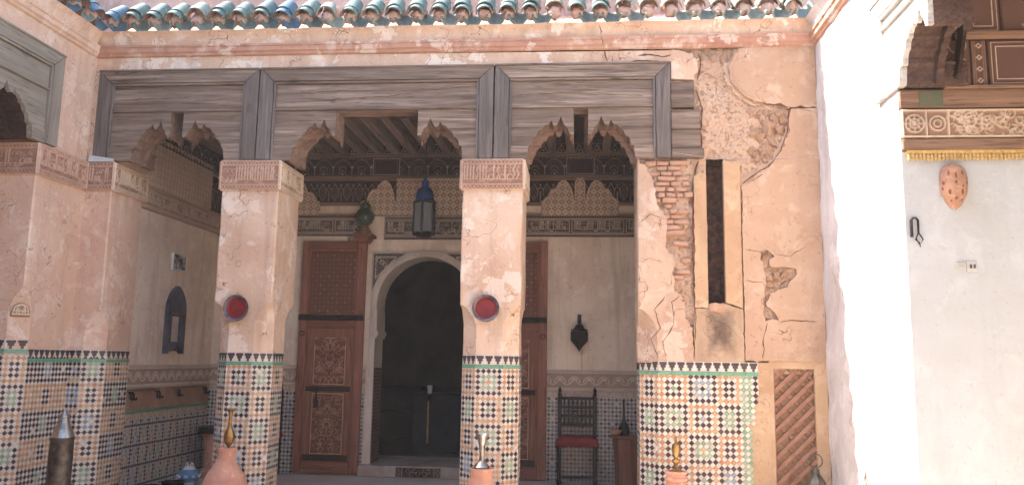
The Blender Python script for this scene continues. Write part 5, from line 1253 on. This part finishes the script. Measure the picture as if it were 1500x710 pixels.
lathe_part('base', [(.03, 2.71), (.08, 2.725), (.124, 2.745), (.126, 2.765), (.10, 2.77)], (lx, ly, 0), M_iron, t, 6, False); lathe_part('top_ring', [(.09, 3.085), (.13, 3.09), (.13, 3.105), (.11, 3.108)], (lx, ly, 0), M_iron, t, 6, False)
lathe_part('candle', [(.03, 2.77), (.032, 2.78), (.032, 2.93), (.028, 2.94)], (lx+.02, ly, 0), M_ceramic, t, 12)

# glass lamp on a bracket
t = thing('glass_lamp', 'bulbous greenish glass lamp on a wooden wall bracket above the door', 'lamp', (-2.64, B-.17, 2.84)); gx, gy = -2.645, B-.17
mb = MB(); mb.box(gx-.11, gx+.12, B-.28, B-.03, 2.86, 2.90); mb.prism([(gx-.09, 2.86), (gx+.09, 2.86), (gx+.05, 2.80), (gx-.05, 2.80)], (0, B-.24, 0), X1, Z1, NY, .2); mb.build('bracket', W_doorx, t, bevel=.006)
lathe_part('foot', [(.09, 2.901), (.085, 2.93), (.06, 2.965), (.05, 3.0)], (gx, gy, 0), W_brownx, t, 18)
lathe_part('globe', [(.045, 3.0), (.09, 3.04), (.118, 3.10), (.115, 3.15), (.085, 3.19), (.06, 3.215), (.066, 3.235), (.06, 3.235), (.05, 3.21), (.10, 3.14), (.10, 3.09), (.04, 3.02)], (gx, gy, 0), M_gglass, t, 24)
lathe_part('cap', [(.07, 3.236), (.06, 3.26), (.03, 3.29), (.01, 3.30), (.012, 3.32), (.002, 3.335)], (gx, gy, 0), M_pewter, t, 18)

# mirror and photograph on the side wall
XS = -4.55
t = thing('arched_mirror', 'narrow pointed-arch mirror in a grey-blue frame on the shaded side wall', 'mirror', (XS, 8.65, 1.43))
cxm = 8.655; n = 12; outl = [(cxm-.20, 1.43), (cxm-.20, 1.90)]+[(cxm-.20+.20*(1-math.cos(k/n*1.12))/.5643, 1.90+.28*math.sin(k/n*1.12)/.9) for k in range(1, n+1)]+[(cxm+.20-.20*(1-math.cos(k/n*1.12))/.5643, 1.90+.28*math.sin(k/n*1.12)/.9) for k in range(n-1, -1, -1)]+[(cxm+.20, 1.43), (cxm+.15, 1.43), (cxm+.10, 1.47), (cxm+.05, 1.46), (cxm, 1.50), (cxm-.05, 1.46), (cxm-.10, 1.47), (cxm-.15, 1.43)]
mb = MB(); mb.prism(outl, (XS+.045, 0, 0), Y1, Z1, X1, .043, [[(cxm-.11, 1.56), (cxm-.11, 1.84), (cxm+.11, 1.84), (cxm+.11, 1.56)]]); mb.build('frame', M_greyframe, t)
mb = MB(); mb.box(XS+.02, XS+.026, cxm-.112, cxm+.112, 1.558, 1.842); mb.build('mirror_pane', M_mirror, t)
mb = MB(); mb.box(XS+.046, XS+.055, cxm-.14, cxm+.14, 1.86, 1.88); mb.build('carved_strip', W_brownx, t)
t = thing('framed_photograph', 'small framed black and white photograph above the arched mirror', 'picture', (XS, 8.64, 2.35))
mb = MB(); mb.box(XS+.002, XS+.03, 8.50, 8.78, 2.35, 2.54); mb.build('frame', M_ceramic, t, bevel=.004); mb = MB(); mb.box(XS+.031, XS+.034, 8.515, 8.765, 2.365, 2.525); mb.build('print', M_photo, t)
for ya, yb, lb in ((7.80, 8.42, 'pale hook rail with dark hooks nearest the corner pillar'), (8.75, 9.50, 'pale hook rail with dark hooks at the far end of the side wall')):
    t = thing('hook_rail', lb, 'hook rail', (XS, (ya+yb)/2, 1.03), 'hook rails on the side wall')
    mb = MB(); mb.box(XS+.013, XS+.03, ya, yb, 1.045, 1.062); mb.build('rail', W_arch, t)
    for k in range(4):
        yy = (ya+.03, ya+.08, yb-.08, yb-.03)[k]; mb = MB(); mb.tube([(XS+.03, yy, 1.04), (XS+.05, yy, 1.02), (XS+.055, yy, .975), (XS+.08, yy, .965), (XS+.09, yy, .985)], .010, 6); mb.build('hook', M_iron, t, smooth=True)

# floor things by the side wall
t = thing('clay_pedestal', 'terracotta pedestal with a wide dark top against the tiled side wall', 'pedestal', (-4.22, 9.15, ZF))
lathe_part('column', [(.13, ZF), (.13, .12), (.10, .15), (.095, .40), (.12, .50), (.16, .54)], (-4.22, 9.15, 0), M_terra, t, 20, 40); lathe_part('top', [(.17, .541), (.18, .56), (.18, .60), (.17, .61)], (-4.22, 9.15, 0), W_chair, t, 20, 40)
t = thing('lidded_pot', 'blue and white lidded ceramic pot with twin loop handles on the porch floor', 'pot', (-4.19, 8.55, ZF)); px_, py_ = -4.19, 8.55
lathe_part('body', [(.06, ZF), (.065, .07), (.10, .11), (.115, .15), (.10, .19), (.06, .215), (.05, .22)], (px_, py_, 0), M_cblue, t, 24); lathe_part('foot_band', [(.061, ZF+.001), (.068, ZF+.02), (.078, ZF+.035)], (px_, py_, 0), M_ceramic, t, 24); lathe_part('lid', [(.07, .212), (.05, .235), (.03, .245), (.005, .25)], (px_, py_, 0), M_ceramic, t, 20)
for k in range(9):
    a = k*.7; mb = MB(); mb.tube([(px_+.112*math.cos(a-.14), py_+.112*math.sin(a-.14), .135), (px_+.119*math.cos(a), py_+.119*math.sin(a), .16), (px_+.112*math.cos(a+.14), py_+.112*math.sin(a+.14), .135)], .008, 5); mb.build('white_scallop', M_ceramic, t)
for s in (-1, 1):
    mb = MB(); mb.tube([(px_+s*.012, py_, .235), (px_+s*.02, py_, .28), (px_+s*.035, py_, .285), (px_+s*.045, py_, .24)], .008, 6); mb.build('loop_handle', M_ceramic, t, smooth=True)
for x, y, lb in ((-4.30, 7.95, 'low dark iron bowl on the porch floor beside the corner pillar'), (-4.22, 8.28, 'low dark iron bowl on the porch floor next to the blue pot')):
    t = thing('iron_bowl', lb, 'bowl', (x, y, ZF), 'iron bowls'); lathe_part('body', [(.06, ZF), (.10, ZF+.03), (.125, ZF+.075), (.115, ZF+.075), (.08, ZF+.035), (.01, ZF+.03)], (x, y, 0), M_iron, t, 20)

# lanterns by the right wall
t = thing('floor_lantern', 'tarnished metal lantern with ring handle standing before the clay lattice', 'lantern', (1.88, 6.88, -.08)); qx, qy = 1.88, 6.90
lathe_part('body', [(.09, -.08), (.095, -.06), (.09, .40), (.10, .42)], (qx, qy, 0), M_pewter, t, 8, False); lathe_part('roof', [(.11, .42), (.105, .44), (.07, .50), (.035, .55), (.03, .59), (.015, .60)], (qx, qy, 0), M_pewter, t, 8, False)
mb = MB(); mb.tube([(qx+.055*math.cos(a), qy, .655+.055*math.sin(a)) for a in [2*math.pi*k/18 for k in range(19)]], .006, 6); mb.build('ring_handle', M_pewter, t, smooth=True)
t = thing('pierced_lantern', 'pierced silver lantern with a spire, in the sun by the white pier', 'lantern', (1.96, 5.95, -.08)); qx, qy = 1.965, 5.97
lathe_part('body', [(.07, -.08), (.08, -.06), (.085, .40), (.07, .44)], (qx, qy, 0), M_silver, t, 12, False); lathe_part('spire', [(.07, .441), (.062, .48), (.05, .52), (.052, .53), (.03, .56), (.026, .60), (.012, .63), (.015, .645), (.004, .70)], (qx, qy, 0), M_silver, t, 12, False)
mb = MB()
for k in range(12):
    a = k*math.pi/6
    for z in (.455, .48, .505): mb.box(qx+.066*math.cos(a)-.006, qx+.066*math.cos(a)+.006, qy+.066*math.sin(a)-.006, qy+.066*math.sin(a)+.006, z-.007, z+.007)
tag(mb.build('piercings', M_iron, t), kind='stuff')

# terracotta wall lamp, fetters, patch on the white end wall
t = thing('pierced_wall_lamp', 'pierced terracotta wall lamp shade under the fringe on the white wall', 'lamp', (2.40, E_, 2.43)); mb = MB(); n, m = 28, 16
out = [(0, 2.738), (.05, 2.722), (.078, 2.69), (.085, 2.65), (.086, 2.58), (.078, 2.53), (.052, 2.475), (.022, 2.435), (.0, 2.43)]
zs = [2.43+(2.735-2.43)*k/m for k in range(m+1)]
def halfw(z):
    o = sorted(out, key=lambda p: p[1])
    for (a, za), (b, zb_) in zip(o[:-1], o[1:]):
        if za <= z <= zb_: return a+(b-a)*(z-za)/(zb_-za)
    return 0
for z in zs:
    h_ = max(halfw(z), .004)
    for k in range(n+1): a = math.pi*k/n; mb.v.append((2.40-h_*math.cos(a), E_-.002-h_*.85*math.sin(a), z))
for i in range(m):
    for k in range(n): mb.f.append((i*(n+1)+k, i*(n+1)+k+1, (i+1)*(n+1)+k+1, (i+1)*(n+1)+k)); mb.m.append(0)
mb.build('shade', simple('tan_clay', (184, 142, 116), (158, 116, 94), .85, sc_=16, spots=(200, 164, 140)), t, smooth=True, fix=False)
for dz, a, rx, rz in ((2.66, .30, .010, .022), (2.66, .62, .008, .02), (2.60, .16, .014, .016), (2.60, .46, .012, .012), (2.60, .78, .012, .018), (2.54, .30, .012, .022), (2.54, .62, .012, .022), (2.50, .46, .010, .014), (2.645, .46, .009, .026), (2.565, .12, .009, .016), (2.575, .62, .007, .01), (2.49, .66, .008, .012), (2.485, .3, .008, .012), (2.63, .80, .007, .014)):
    ang = math.pi*(1-a) if False else math.pi*a; h_ = halfw(dz)
    mb = MB(); bm = [(rx*.7*math.cos(q), rz*.8*math.sin(q)) for q in [2*math.pi*k/10 for k in range(10)]]
    p = Vector((2.40-h_*math.cos(ang), E_-.002-h_*.85*math.sin(ang), dz)); tx = Vector((math.sin(ang), -math.cos(ang)*.85, 0)).normalized(); un = Vector((-math.cos(ang), -math.sin(ang), 0))
    mb.prism(bm, p+un*.002, tx, Z1, un, .01); mb.build('piercing', M_hole, t)
t = thing('iron_fetters', 'pair of small iron shackles hanging on the white end wall', 'shackles', (2.14, E_, 2.2))
mb = MB(); mb.tube([(2.12, E_-.012, 2.25), (2.12, E_-.014, 2.36), (2.132, E_-.014, 2.375), (2.15, E_-.014, 2.375), (2.162, E_-.014, 2.36), (2.162, E_-.014, 2.27)], [.010, .010, .007, .007, .008, .006], 8); mb.build('shackle', M_iron, t, smooth=True)
mb = MB(); mb.tube([(2.162, E_-.014, 2.28), (2.145, E_-.014, 2.24), (2.165, E_-.016, 2.20), (2.188, E_-.014, 2.235), (2.162, E_-.014, 2.28)], .004, 6); mb.tube([(2.14, E_-.012, 2.235), (2.165, E_-.012, 2.215), (2.17, E_-.012, 2.185)], .003, 6); mb.build('chain', M_iron, t, smooth=True)
t = thing('switch_plate', 'small greyish double switch plate on the white end wall', 'switch', (2.45, E_, 2.03))
m_sw = simple('switch_grey', (196, 194, 186), (170, 168, 160), .5, sc_=20)
for x0, x1, z0, z1 in ((2.385, 2.448, 2.045, 2.09), (2.45, 2.515, 2.025, 2.095)):
    mb = MB(); mb.box(x0, x1, E_-.010, E_-.001, z0, z1); mb.build('plate', m_sw, t, bevel=.003)
for x, z in ((2.475, 2.062), (2.497, 2.062)):
    mb = MB(); mb.box(x-.006, x+.006, E_-.013, E_-.0095, z-.012, z+.012); mb.build('rocker', M_greyframe, t)
# wire strung across the ruined pier
t = MB(); P = [(.80+1.28*k/16, F-.045-.01*math.sin(k), 3.285-.05*math.sin(math.pi*k/16)-.03*k/16) for k in range(17)]; t.tube(P, .003, 5)
tag(t.build('wire', M_wire), 'thin wire strung across the crumbling wall to the right corner', 'wire')
